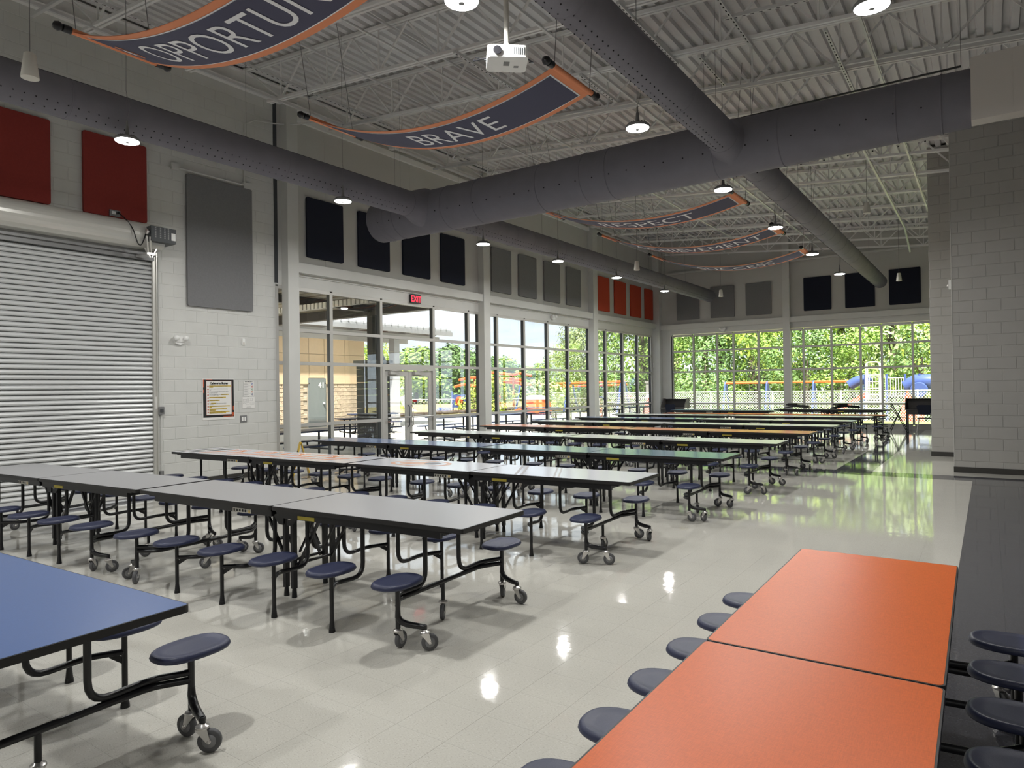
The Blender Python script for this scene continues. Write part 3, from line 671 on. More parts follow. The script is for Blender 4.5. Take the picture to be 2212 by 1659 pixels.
# ------------------------------------------------------------------ things on the block wall
def wallbox(name, label, cat, y0, y1, z0, z1, d, m, parts=()):
    t = thing(name, label, cat, (0, 0, 0)); q = MB(); q.prism(rrect(y0, y1, z0, z1, .008, 2), XL+.002, XL+d, 'x'); q.build('body', [m], t)
    for nm, a, c, e_, f_, dd, mm in parts: MB().box(XL+d, XL+d+dd, a, c, e_, f_).build(nm, [mm], t)
    return t
wallbox('light_switch', 'grey plate with two white rocker switches', 'light switch', 7.545, 7.685, 1.04, 1.17, .008, M_BOX, (('rocker', 7.57, 7.605, 1.065, 1.145, .008, M_WHITE), ('rocker', 7.625, 7.66, 1.065, 1.145, .008, M_WHITE)))
wallbox('wall_sensor', 'small white sensor on the block wall right of the emergency lamp', 'sensor', 7.595, 7.65, 2.49, 2.61, .03, M_WHITE, (('sensor_window', 7.605, 7.64, 2.50, 2.54, .004, M_OFFW),))
kb = wallbox('door_control', 'grey push-button box beside the roller door', 'switch box', 6.00, 6.09, 1.25, 1.38, .06, M_BOX, (('button', 6.02, 6.065, 1.29, 1.34, .02, M_DGREY),))
MB().tube([(XL+.02, 6.03, 1.38), (XL+.02, 6.03, 3.9)], .009, 6).build('conduit', [M_STEEL], kb); MB().tube([(XL+.02, 6.05, 1.25), (XL+.02, 6.05, .28)], .009, 6).build('conduit', [M_STEEL], kb); MB().box(XL+.002, XL+.04, 6.02, 6.08, .18, .30).build('lower_box', [M_BOX], kb)
jb = thing('junction_conduit', 'painted conduit with two boxes above the large grey panel', 'conduit', (0, 0, 0))
MB().box(XL+.003, XL+.06, 6.27, 6.39, 5.45, 5.56).build('junction_box', [M_STEEL], jb); MB().box(XL+.003, XL+.06, 7.64, 7.75, 5.44, 5.55).build('junction_box', [M_STEEL], jb); MB().box(XL+.003, XL+.03, 7.77, 7.86, 5.44, 5.55).build('junction_box', [M_STEEL], jb)
MB().tube([(XL+.07, 6.39, 5.49), (XL+.07, 7.64, 5.49)], .014, 8).build('conduit', [M_STEEL], jb)
def em_light(pos, ax, label):
    t = thing('emergency_light', label, 'emergency light', pos, 0 if ax == 'L' else R(-90), 'white twin-head emergency lights')
    MB().prism([(-.09, -.02), (.09, -.02), (.07, -.06), (0, -.085), (-.07, -.06)], .0, .05, 'x').build('wedge', [M_WHITE], t)
    q = MB(); q.prism(rrect(-.10, .10, -.03, .06, .03, 4), 0, .07, 'x'); q.build('body', [M_WHITE], t)
    for s in (-1, 1): q = MB(); q.lathe([(.001, -.03), (.04, -.03), (.045, 0), (.042, .03), (.001, .035)], (.085, s*.085, .03), 16, 0, 'x'); q.build('lamp_head', [M_WHITE], t)
em_light((XL, 6.38, 2.52), 'L', 'white twin-head emergency light on the block wall')
em_light((XL+.02, 18.72, 3.86), 'L', 'white twin-head emergency light over the middle window bay')
em_light((-8.6, YB-.02, 3.82), 'B', 'white twin-head emergency light over the back wall windows')
sc_ = thing('security_camera', 'small white camera on the corner beam, window side', 'camera', (XL+.05, 26.85, 3.78)); MB().box(0, .04, -.03, .03, -.03, .05).build('bracket', [M_WHITE], sc_); MB().cyl((.04, 0, -.03), (.14, -.03, -.07), .035, .03).build('camera_body', [M_WHITE], sc_)
sp = thing('corner_sensor', 'tiny white sensor halfway up the corner column', 'sensor', (XL+.02, 26.72, 2.48)); MB().box(0, .04, -.03, .03, -.09, .09).build('body', [M_WHITE], sp)
st_ = thing('strobe_alarm', 'small white strobe on the side of the right-hand pier', 'alarm', (-.52, P1+.12, 3.36)); MB().box(-.045, 0, -.06, .06, -.07, .09).build('body', [M_WHITE], st_); MB().lathe([(.03, -.03), (.02, -.05), (.001, -.055)], (-.02, 0, .0), 10, 0, 'x').build('lens', [M_CHROME], st_)
ex = thing('exit_sign', 'black box with glowing red EXIT letters over the glass doors', 'exit sign', (XL, 12.30, 3.82))
MB().prism(rrect(-.17, .17, -.11, .10, .015, 2), .0, .07, 'x').build('sign_box', [M_BLACK], ex)
vs, fs = text_mesh('EXIT', .20, .004, 'CENTER', 2); h = max(v[1] for v in vs)
MB().add([(.073, x*.88, y/h*.15-.08) for x, y, z in vs], fs).build('exit_letters', [mat('exit_red', (.6, .01, .02), .5, emit=(1, .03, .07), es=1.2)], ex)

# posters
def wtext(parent, name, body, y, z, size, m, d, align='LEFT', bold=0, wmax=None):
    vs, fs = text_mesh(body, size, bold, align, 1)
    if wmax:
        w = max(v[0] for v in vs)-min(v[0] for v in vs); k = min(1, wmax/w)
    else: k = 1
    MB().add([(XL+d, y+v[0]*k, z+v[1]) for v in vs], fs).build(name, [m], parent)
po = thing('rules_poster', 'poster headed Cafeteria Rules with a black and orange border', 'poster', (0, 0, 0))
def sheet(par, name, y0, y1, z0, z1, d, m): q = MB(); q.box(XL+d-.001, XL+d, y0, y1, z0, z1); return q.build(name, [m], par)
PY0, PY1, PZ0, PZ1 = 6.80, 7.43, 1.115, 1.86
sheet(po, 'paper_sheet', PY0, PY1, PZ0, PZ1, .006, M_PAPER); sheet(po, 'black_border', PY0+.015, PY1-.015, PZ0+.045, PZ1-.02, .008, M_BLK)
q = MB()
for (a, c, e_, f_) in ((6.815, 6.835, 1.70, 1.84), (6.815, 6.83, 1.60, 1.66), (6.87, 6.99, 1.832, 1.84), (7.395, 7.415, 1.28, 1.36), (7.20, 7.40, 1.165, 1.175), (7.38, 7.415, 1.18, 1.24)): q.box(XL+.008, XL+.009, a, c, e_, f_)
q.build('orange_border_patches', [M_INKO], po)
sheet(po, 'orange_inner_line', PY0+.07, PY1-.06, PZ0+.085, PZ1-.045, .010, M_INKO); sheet(po, 'white_field', PY0+.075, PY1-.065, PZ0+.09, PZ1-.05, .012, M_PAPER)
wtext(po, 'heading', 'Cafeteria Rules', 7.115, 1.755, .058, M_BLK, .0145, 'CENTER', .0022)
lines = [('Be RESPECTFUL to all students, parent volunteers,', 'yourself', 2), ('Remain in a quiet, orderly line when in the serving', 'area', 0), ('Once you have gone through the line, please do not', 'go back for any reason', 0), ('Sit in your assigned seat, face forward, and keep', 'your feet under the table', 1), ('Raise your hand if you need anything', '', 2), ('Use good table manners', '', 2), ('Use inside voices, talking only to your nearest', 'classmates', 1), ("Don't touch, play with or eat other students'", 'food', 2), ('Clean up and pick up around your table', 'before leaving', 2), ('Line up quickly when getting ready to leave,', 'keep your hands and feet to yourself', 2)]
z = 1.715
for i, (l1, l2, hl) in enumerate(lines):
    q = MB(); q.lathe([(.014, XL+.0125), (.014, XL+.0135)], (0, 6.905, z+.002), 14, 0, 'x'); q.build('number_disc', [M_INKO], po)
    wtext(po, 'rule_number', str(i+1), 6.905, z-.004, .017, M_PAPER, .0145, 'CENTER')
    w1 = min(.42, len(l1)*.0088); w2 = min(.42, len(l2)*.0088)
    if hl == 2:
        sheet(po, 'highlight', 6.928, 6.935+w1, z+.0, z+.020, .0133, M_HILITE)
        if l2: sheet(po, 'highlight', 6.928, 6.935+w2, z-.020, z-.001, .0133, M_HILITE)
    elif hl == 1: sheet(po, 'highlight', 6.93+w1*.55 if i == 3 else 6.96, 6.93+w1*.9 if i == 3 else 7.06, z, z+.020, .0133, M_HILITE)
    wtext(po, 'rule_text', l1, 6.93, z+.004, .0175, M_BLK, .0145, 'LEFT', .0002, .42)
    if l2: wtext(po, 'rule_text', l2, 6.93, z-.016, .0175, M_BLK, .0145, 'LEFT', .0002, .42)
    z -= .052
no = thing('emergency_notice', 'small white notice with five coloured discs beside the poster', 'notice', (0, 0, 0))
sheet(no, 'paper_sheet', 7.62, 7.84, 1.53, 1.82, .005, M_PAPER); wtext(no, 'heading', 'IN AN EMERGENCY', 7.73, 1.795, .019, M_BLK, .0065, 'CENTER', .0008, .20)
for i, c in enumerate(((.05, .1, .35), (.45, .03, .03), (.03, .2, .08), (.5, .12, .02), (.03, .04, .15))):
    MB().lathe([(.018, XL+.0055), (.018, XL+.006)], (0, 7.805, 1.755-i*.048), 14, 0, 'x').build('coloured_disc', [mat('disc%d' % i, c, .6)], no); MB().lathe([(.009, XL+.0062), (.009, XL+.0066)], (0, 7.805, 1.755-i*.048), 10, 0, 'x').build('disc_centre', [M_PAPER], no)
    q = MB(); q.box(XL+.0055, XL+.006, 7.635, 7.78, 1.770-i*.048, 1.772-i*.048)
    for k in range(3): q.box(XL+.0055, XL+.006, 7.635, 7.70+.02*((i+k) % 3), 1.760-i*.048-k*.009, 1.763-i*.048-k*.009)
    q.build('printed_lines', [M_BOX], no)
fp = thing('floor_plan', 'small white evacuation floor plan below the notice', 'notice', (0, 0, 0))
sheet(fp, 'paper_sheet', 7.595, 7.855, 1.30, 1.515, .005, M_PAPER)
q = MB()
for (a, c, e_, f_) in ((7.61, 7.68, 1.43, 1.475), (7.69, 7.72, 1.42, 1.48), (7.73, 7.81, 1.44, 1.49), (7.67, 7.74, 1.37, 1.41), (7.76, 7.84, 1.37, 1.42), (7.61, 7.65, 1.39, 1.41)):
    for (y0, y1, z0, z1) in ((a, c, e_, e_+.002), (a, c, f_-.002, f_), (a, a+.002, e_, f_), (c-.002, c, e_, f_), ((a+c)/2, (a+c)/2+.002, e_, f_)): q.box(XL+.0055, XL+.006, y0, y1, z0, z1)
q.box(XL+.0055, XL+.006, 7.68, 7.77, 1.325, 1.329); q.box(XL+.0055, XL+.006, 7.67, 7.78, 1.312, 1.315); q.build('plan_lines', [M_BOX], fp)
MB().box(XL+.0131, XL+.0136, 5.965, 5.995, 1.35, 1.55).build('guide_sticker', [M_PAPER], rd)

# hanging cord loops and wet floor sign
ws = thing('wet_floor_sign', 'yellow folding wet-floor sign standing by the glass bay', 'floor sign', (-10.75, 8.35, 0), R(150))
for s in (-1, 1):
    pl = [(-.15, 0), (.15, 0), (.09, .64), (-.09, .64)]
    q = MB(); vs = [(u, s*(.15-.15*v/.64)+d, v) for d in (0, s*.012) for u, v in pl]; q.add(vs, [(0, 1, 2, 3), (7, 6, 5, 4), (0, 4, 5, 1), (1, 5, 6, 2), (2, 6, 7, 3), (3, 7, 4, 0)]); o = q.build('sign_leaf', [M_SIGNY], ws)
    q = MB(); 
    for (a, c, v0, v1) in ((-.06, .06, .36, .48), (-.08, .08, .28, .30), (-.08, .08, .22, .24)): q.add([(u, s*(.15-.15*v/.64)+s*.0135, v) for u, v in ((a, v0), (c, v0), (c, v1), (a, v1))], [(0, 1, 2, 3)])
    q.build('printed_warning', [M_BLK], o)

# ------------------------------------------------------------------ mobile stool tables
def bend(p, c, q, r, k=5):
    """rounded corner at c between p and q"""
    p = Vector(p); c = Vector(c); q = Vector(q); a = (p-c).normalized(); b_ = (q-c).normalized()
    A = c+a*r; B = c+b_*r; return [A+(c-A)*2*t*(1-t)+(B-A)*t*t if False else (1-t)**2*A+2*t*(1-t)*c+t*t*B for t in [i/k for i in range(k+1)]]
def poly(pts, rs):
    out = [Vector(pts[0])]
    for i in range(1, len(pts)-1): out += bend(pts[i-1], pts[i], pts[i+1], rs[i-1])
    return out+[Vector(pts[-1])]
def seat_mesh(zs, bx=.128, ay=.178):
    def ring(k, dz):
        pts = []
        for i in range(28):
            a = 2*PI*i/28; c, s = math.cos(a), math.sin(a); n = 2.5
            pts.append((math.copysign(abs(c)**(2/n), c)*(bx-k), math.copysign(abs(s)**(2/n), s)*(ay-k), zs+dz))
        return pts
    rings = [ring(.02, -.030), ring(.004, -.030), ring(0, -.022), ring(.006, -.006), ring(.014, 0), ring(.024, -.0005), ring(.034, -.004), ring(.06, -.005)]
    m = MB(); vs = [p for r in rings for p in r]; n = 28
    m.add(vs, [(i*n+j, i*n+(j+1) % n, (i+1)*n+(j+1) % n, (i+1)*n+j) for i in range(len(rings)-1) for j in range(n)], 0, True)
    m.add(rings[0], [tuple(range(n))]); m.add(rings[-1], [tuple(range(n))], 0, True)
    return m.mesh('seat', M_SEAT)
def caster_meshes():
    w = MB(); w.lathe([(.030, -.012), (.048, -.014), (.052, -.009), (.053, 0), (.052, .009), (.048, .014), (.030, .012)], n=22, ax='y'); w.lathe([(.001, -.013), (.031, -.013), (.031, .013), (.001, .013)], n=16, mi=1, ax='y'); w.lathe([(.001, -.022), (.009, -.022), (.009, .022), (.001, .022)], n=8, mi=2, ax='y')
    wm = w.mesh('wheel', [M_TYRE, M_HUB, M_CHROME])
    f = MB(); f.lathe([(.001, .132), (.014, .132), (.016, .124), (.030, .122), (.032, .112), (.020, .106), (.001, .106)], n=14)
    for s in (-1, 1):
        f.prism([(-.028, .108), (.024, .108), (.036, .056), (.036, .044), (.024, .044)], s*.018-.0015, s*.018+.0015, 'y')
    f.box(-.028, .024, -.019, .019, .105, .110)
    fm = f.mesh('caster', M_CHROME); return fm, wm
CF, CW = caster_meshes()
WHEEL_X = .030
def table_kit(L, Wd, H, xs, zs, tag_):
    K = {}; h2 = L/2; w2 = Wd/2; sy = w2+.215; ps = zs-.028
    e = MB(); e.prism(rrect(.004, h2, -w2, w2, .022), H-.032, H-.001); K['edge'] = e.mesh('edge_band', M_EDGE)
    t = MB(); t.prism(rrect(.010, h2-.006, -w2+.006, w2-.006, .018), H-.004, H); K['top'] = t
    a = MB()
    for s in (-1, 1):
        y = s*(w2-.045); a.box(.03, h2-.20, y-.014, y+.014, H-.088, H-.032); a.box(.03, h2-.12, y-.020, y+.020, H-.046, H-.032)
    a.box(h2-.215, h2-.20, -w2+.05, w2-.05, H-.075, H-.032); a.box(.03, .06, -w2+.05, w2-.05, H-.075, H-.032)
    for s in (-1, 1): a.tube([(.14, s*.10, H-.115), (xs[-1]-.11, s*.10, H-.095)], .011, 6)
    for x in [v-.11 for v in xs]: a.tube(poly([(x, -.19, H-.19), (x, -.19, H-.105), (x, .19, H-.105), (x, .19, H-.19)], [.03, .03]), .014, 6)
    K['under'] = a.mesh('underframe', M_BLACK)
    K['seat'] = seat_mesh(zs)
    U = .19
    for s in (-1, 1):      # s=-1: near side, s=+1: far side; drawn for the x>0 leaf, seat centre at x=0
        m = MB()
        m.tube([(0, s*sy, .02), (0, s*sy, .075), (0, s*sy, .10), (0, s*sy, ps)], [.020, .0145, .0145, .0145], 9)
        m.tube([(0, s*sy, 0), (0, s*sy, .022)], [.023, .021], 10)
        m.box(-.05, .05, s*sy-.04, s*sy+.04, ps-.004, ps)
        m.tube(poly([(0, s*sy, .285), (-.11, s*(sy-.13), .275), (-.11, s*U, .265), (-.11, s*U, H-.05)], [.05, .10]), .0165, 8)
        m.bar((0, s*sy, .235), (-.04, s*(sy-.05), .275), .005, .03); K['arm%d' % s] = m.mesh('seat_support', M_BLACK)
    m = MB()               # end frame
    for s in (-1, 1):
        m.tube([(0, s*sy, .15), (0, s*sy, ps)], .0155, 9); m.box(-.05, .05, s*sy-.04, s*sy+.04, ps-.004, ps)
        m.tube(poly([(0, s*sy, .304), (-.11, s*(sy-.13), .292), (-.11, s*U, .285), (-.11, s*U, H-.05)], [.05, .10]), .0165, 8)
        m.tube([(0, s*sy, .24), (0, s*sy, .20), (.018, s*(sy-.005), .172), (.055, s*(sy-.018), .158), (.105, s*(sy-.035), .152), (.17, s*(sy-.055), .148)], [.016, .019, .021, .020, .019, .017], 8)
        m.cyl((0, s*sy, .128), (0, s*sy, .19), .016, .016, 9); m.cyl((.17, s*(sy-.055), .128), (.17, s*(sy-.055), .16), .014, .014, 9)
    m.tube(poly([(0, -sy, .268), (-.11, -(sy-.13), .258), (-.11, sy-.13, .258), (0, sy, .268)], [.05, .05]), .0175, 8)
    m.cyl((-.11, 0, .128), (-.11, 0, .26), .014, .014, 9); K['end'] = m.mesh('end_frame', M_BLACK)
    m = MB()               # folding mechanism
    for sx in (-1, 1):
        for s in (-1, 1):
            m.bar((sx*.045, s*.20, .07), (sx*.045, s*.20, H-.09), .03, .04); m.tube([(sx*.045, s*.20, 0), (sx*.045, s*.20, .03), (sx*.045, s*.20, .09)], [.022, .020, .014], 9)
            m.bar((sx*.30, s*.17, H-.12), (sx*.06, s*.17, .24), .020, .020); m.bar((sx*.22, s*.13, H-.10), (sx*.03, s*.13, .34), .014, .014)
            m.prism([(sx*.02, H-.035), (sx*.20, H-.035), (sx*.075, H-.17), (sx*.02, H-.17)], s*.24-.004, s*.24+.004, 'y')
            m.tube([(sx*.06, s*.205, H-.08), (sx*.24, s*.205, H-.11)], .012, 6)
        m.tube([(sx*.06, -.2, .26), (sx*.06, .2, .26)], .012, 6)
    m.tube([(0, -.26, H-.075), (0, .26, H-.075)], .012, 6); K['hinge'] = m.mesh('folding_frame', M_BLACK)
    m = MB()
    for s in (-1, 1): m.lathe([(.001, s*.246), (.017, s*.246), (.017, s*.262), (.001, s*.262)], (.065, 0, H-.105), 12, 0, 'y')
    for s in (-1, 1): m.cyl((.03, s*.23, .30), (.03, s*.23, .31), .01); m.bar((.0, s*.245, H-.055), (.13, s*.245, H-.05), .012, .008)
    K['bolt'] = m.mesh('hinge_bolt', M_CHROME)
    K['dims'] = (L, Wd, H, xs, zs, sy, tag_); return K
KS = table_kit(3.63, .76, .737, [.30, .885, 1.47], .432, 's')
KL = table_kit(3.30, .74, .690, [.21, .635, 1.06, 1.485], .41, 'l')
for K in (KS, KL):
    L, Wd, H = K['dims'][:3]; y = -(Wd/2-.030)
    K['yl'] = MB().box(.27, .45, y-.002, y+.001, H-.083, H-.056).mesh('yellow_label', M_YEL)
    q = MB(); q.box(-.50, -.27, y-.002, y+.001, H-.086, H-.054)
    for i in range(5): q.box(-.49+i*.035, -.47+i*.035, y-.003, y, H-.080, H-.060, 1)
    q.box(-.30, -.285, y-.003, y, H-.082, H-.060, 2); K['wl'] = q.mesh('warning_label', [M_WLAB, M_BLK, M_SIGNY])
    K['tops'] = {}
def make_table(K, m, label, loc, rz, group=None):
    L, Wd, H, xs, zs, sy, tg = K['dims']
    t = thing('stool_table', label, 'table', loc, rz, group or 'mobile stool tables')
    if m.name not in K['tops']: K['tops'][m.name] = K['top'].mesh('table_leaf', m)
    for s in (1, -1):
        r = 0 if s == 1 else PI
        obj('table_leaf', K['tops'][m.name], t, rz=r); obj('edge_band', K['edge'], t, rz=r); obj('underframe', K['under'], t, rz=r)
        ef = obj('end_frame', K['end'], t, (s*xs[-1], 0, 0), r)
        for (cx, cy) in ((0, -sy), (0, sy), (.17, -(sy-.055)), (.17, sy-.055), (-.11, 0)):
            a = random.uniform(0, 2*PI) if cx != 0 else random.choice((R(200), R(20), R(120)))+random.uniform(-.4, .4)
            c = obj('caster', CF, ef, (cx, cy, 0), a); obj('wheel', CW, c, (WHEEL_X, 0, .053))
        for x in xs:
            for v in (-1, 1):
                yy = v*sy*s
                obj('seat', K['seat'], t, (s*x, yy, 0), random.uniform(-.02, .02))
                if x != xs[-1]: obj('seat_support', K['arm%d' % v], t, (s*x, 0, 0), r)
    obj('folding_frame', K['hinge'], t); obj('hinge_bolt', K['bolt'], t)
    obj('yellow_label', K['yl'], t); obj('warning_label', K['wl'], t)
    return t
def row(K, m1, m2, xr, yr, ang1, ang2, lab1, lab2, dip=0):
    L, Wd = K['dims'][:2]; out = []; px, py = xr, yr
    for m, a, lab in ((m1, ang1, lab1), (m2, ang2, lab2)):
        a = R(a); ux, uy = math.cos(a), math.sin(a); cx = px-ux*L/2-uy*Wd/2; cy = py-uy*L/2+ux*Wd/2
        if m: out.append(make_table(K, m, lab, (cx, cy, 0), a))
        px -= ux*(L+.045); py -= uy*(L+.045); py += dip
    return out
make_table(KS, T_BLUE, 'blue-topped stool table at the lower left edge of the picture', (-2.73-1.80, 1.14-.03, 0), R(2.2))
row(KS, T_GREY, T_GREY, -2.705, 3.31, 2.7, 3.6, 'grey-topped stool table nearest the camera, its bare end towards the open floor', 'grey-topped stool table by the roller door, left end of the nearest grey row')
r2 = row(KS, T_WHITE, T_WHITE, -2.70, 5.73, 2.3, 2.4, 'white stool table in front of the teal-tinted blue one, right half of the printed row', 'white stool table with orange lettering printed on its top')
row(KS, T_TEAL_REFL, T_BLUE_REFL, -2.60, 8.09, 1.0, 1.2, 'blue stool table with teal reflection in its colour, third full row, right half', 'blue stool table in front of the glass doors, third full row')
row(KS, T_GREY_REFL, T_GREY_REFL, -2.57, 10.48, .4, .6, 'grey stool table with reflections in its colour, fourth full row, right half', 'grey stool table with reflections in its colour, fourth full row, left half by the doors')
row(KS, T_ORANGE2, T_ORANGE2, -2.60, 12.85, .2, .3, 'orange-topped stool table in the middle of the room, right half of its row', 'orange-topped stool table in the middle of the room, left half of its row')
row(KS, T_GREY_REFL, T_GREY_REFL, -2.59, 15.12, .6, .8, 'pale stool table in the row right behind the orange row, right half', 'pale stool table in the row right behind the orange row, left half')
row(KS, T_WHITE, T_BLUE_REFL, -2.57, 17.30, 0, 0, 'pale stool table two rows behind the orange row, right half', 'pale stool table two rows behind the orange row, left half')
row(KS, T_GREY_REFL, T_GREY_REFL, -2.50, 19.55, 0, 0, 'pale stool table three rows behind the orange row, right half', 'pale stool table three rows behind the orange row, left half')
row(KL, T_ORANGE, T_ORANGE, -2.40, 21.75, 0, 0, 'low orange stool table far back, right half of its row', 'low orange stool table far back, left half of its row')
make_table(KS, T_BLUE, 'far blue stool table near the back window, left of the column', (-7.65, 23.95, 0), 0)
make_table(KS, T_GREY, 'farthest stool table with black things on it, before the back window', (-4.45, 25.55, 0), 0)
make_table(KL, T_ORANGE, 'orange-topped low stool table in the lower right foreground', (-.490, 2.44, 0), R(90.6))
# printing on the white row
def top_print(t, H=.7385):
    q = MB()
    return q
def flat_poly(q, pts, z, mi): q.add([(x, y, z) for x, y in pts], [tuple(range(len(pts)))], mi)
tw = r2[1]
def ribbon(q, pts, w, z, mi):
    vs = []
    for i, (x, y) in enumerate(pts):
        a_ = pts[max(0, i-1)]; c_ = pts[min(len(pts)-1, i+1)]; dx, dy = c_[0]-a_[0], c_[1]-a_[1]; L_ = math.hypot(dx, dy) or 1
        k = w*(.45+.55*math.sin(PI*i/(len(pts)-1))); vs += [(x-dy/L_*k, y+dx/L_*k, z), (x+dy/L_*k, y-dx/L_*k, z)]
    q.add(vs, [(2*i, 2*i+1, 2*i+3, 2*i+2) for i in range(len(pts)-1)], mi)
# the print cannot be read in the photograph: bold slanted strokes, orange with a white outline
for k in range(2):
    q = MB(); rr = random.Random(5)
    for i in range(9):
        x0 = -1.30+i*.315; ph = rr.uniform(-.5, .5); am = rr.uniform(.05, .12)
        pts = [(x0+.25*t/12+am*math.sin(3.6*t/12+ph), -.27+.54*t/12) for t in range(13)]
        ribbon(q, pts, .060 if k == 0 else .045, .7378+.0005*k, 0)
        if i % 2: ribbon(q, [(x0-.02+.30*t/8, .12+.10*math.sin(t*.5+ph)) for t in range(9)], .045 if k == 0 else .033, .7379+.0005*k, 0)
    q.build('printed_strokes' if k else 'stroke_outline', [mat('print_orange', (.68, .22, .07), .25) if k else M_B_WH], tw)
q = MB()
for x0, m_ in ((-1.72, 0), (-1.62, 1), (-1.50, 0)): flat_poly(q, [(x0, -.3), (x0+.07, -.3), (x0+.22, .3), (x0+.12, .3)], .7379, m_)
q.build('printed_stripes', [M_BLK, M_PAPER], tw)
te = r2[0]; q = MB()
for (x0, w_) in ((.55, .03), (.62, .03), (1.0, .02), (1.05, .02)): flat_poly(q, [(x0, -.36), (x0+w_, -.36), (x0+w_-.35, .36), (x0-.35, .36)], .7379, 0)
q.build('printed_lines', [mat('print_grey', (.38, .36, .36), .3)], te)
q = MB()
for i, (cx, cy, rx, ry, m_) in enumerate(((-1.0, .02, .42, .26, 0), (-1.0, .02, .36, .21, 1), (-1.05, .0, .24, .13, 0), (-.85, .06, .10, .10, 2))): q.add([(cx+rx*math.cos(2*PI*k/24), cy+ry*math.sin(2*PI*k/24), .7378+i*.0003) for k in range(24)], [tuple(range(24))], m_)
q.build('printed_ovals', [mat('print_pale_orange', (.62, .32, .2), .25), mat('print_white', (.62, .63, .68), .2), mat('print_dark', (.2, .2, .22), .3)], te)

# ------------------------------------------------------------------ study desks, chairs and black things at the back
def chair(x, y, rz, label):
    t = thing('school_chair', label, 'chair', (x, y, 0), rz, 'navy shell chairs at the back wall')
    q = MB(); q.prism(rrect(-.21, .21, -.20, .20, .06), .43, .45); q.build('seat', [M_NAVY], t)
    q = MB(); q.prism([(-.16, .56), (.16, .56), (.22, .84), (.17, .88), (-.17, .88), (-.22, .84)], .20, .225, 'y'); q.build('backrest', [M_NAVY], t)
    q = MB(); q.box(-.05, .05, .1985, .2, .79, .81); q.build('grip_slot', [M_BOX], t)
    for sx in (-1, 1):
        for sy_ in (-1, 1): MB().tube([(sx*.17, sy_*.16, .43), (sx*.22, sy_*.22, 0)], .011, 7).build('leg', [M_CHROME], t)
    MB().tube([(-.15, .17, .44), (-.17, .21, .6)], .011, 6).build('back_tube', [M_CHROME], t)
M_WOODG = mat('grey_wood', (.20, .185, .175), .5, var=.15, vscale=2, stretch=(3, 3, 40)); M_WOODD = mat('dark_wood', (.035, .03, .03), .45, var=.2, vscale=2, stretch=(3, 3, 40))
def carrel(x, y, w, m, mi_, label):
    t = thing('study_carrel', label, 'desk', (x, y, 0), 0, 'study carrels at the back window')
    MB().box(-w/2, w/2, -.32, .30, .70, .73).build('desktop', [m], t)
    MB().box(-w/2, w/2, .28, .30, .73, 1.08).build('back_panel', [mi_], t)
    for s in (-1, 1): MB().prism([(-.25, .73), (.28, .73), (.28, 1.10), (-.02, 1.10), (-.10, .98), (-.22, .86)], s*(w/2-.012)-.012, s*(w/2-.012)+.012, 'x').build('side_panel', [m], t)
    MB().box(-w/2, w/2, .10, .28, 1.06, 1.08).build('shelf', [mi_], t); MB().box(-w/2+.03, w/2-.03, -.30, -.28, .55, .70).build('front_apron', [mi_], t)
    for sx in (-1, 1):
        for sy_ in (-1, 1): MB().box(sx*(w/2-.05)-.02, sx*(w/2-.05)+.02, sy_*.24-.02, sy_*.24+.02, 0, .70).build('leg', [M_DGREY], t)
carrel(-10.47, 26.55, 1.04, M_WOODG, M_WOODD, 'grey wood study carrel in the far left corner')
chair(-10.42, 26.15, PI, 'navy chair pushed into the carrel in the far corner')
carrel(-1.75, 26.45, 1.1, M_WOODD, M_WOODD, 'dark study carrel beside the right-hand piers')
chair(-1.72, 26.05, PI, 'navy chair in front of the dark carrel by the piers')
for x, rz, lab in ((-5.55, .1, 'left black folding chair lying on the farthest table'), (-4.0, .5, 'right black folding chair lying on the farthest table')):
    t = thing('folding_chair', lab, 'chair', (x, 25.55, .737), rz, 'black folded chairs on the farthest table'); t.scale = (1, 1, 1.7)
    for s in (-1, 1): MB().tube(poly([(-.42, s*.20, .02), (-.1, s*.21, .06), (.40, s*.20, .03)], [.1]), .014, 7).build('side_tube', [M_BLACK], t); MB().tube([(-.36, s*.17, .09), (.38, s*.18, .06)], .012, 6).build('rear_leg', [M_BLACK], t)
    MB().prism(rrect(-.30, .02, -.19, .19, .04), .07, .12).build('seat', [M_BLACK], t); MB().prism(rrect(.18, .40, -.20, .20, .05), .03, .06).build('backrest', [M_BLACK], t)
    MB().tube([(-.42, -.2, .02), (-.42, .2, .02)], .012, 6).build('foot_bar', [M_BLACK], t)
t = thing('folding_easel', 'thin black folding stand leaning at the right end of the farthest table', 'stand', (-2.30, 25.3, 0), R(20))
for a, c in (((-.35, 0, .95), (.15, 0, 0)), ((-.28, .1, .95), (.22, .1, 0)), ((.0, .05, .80), (-.35, .05, .1)), ((.05, .3, .78), (-.25, .35, 0))): MB().tube([a, c], .014, 7).build('leg', [M_BLACK], t)
MB().box(-.30, .10, 0, .1, .48, .50).build('tray', [M_BLACK], t)

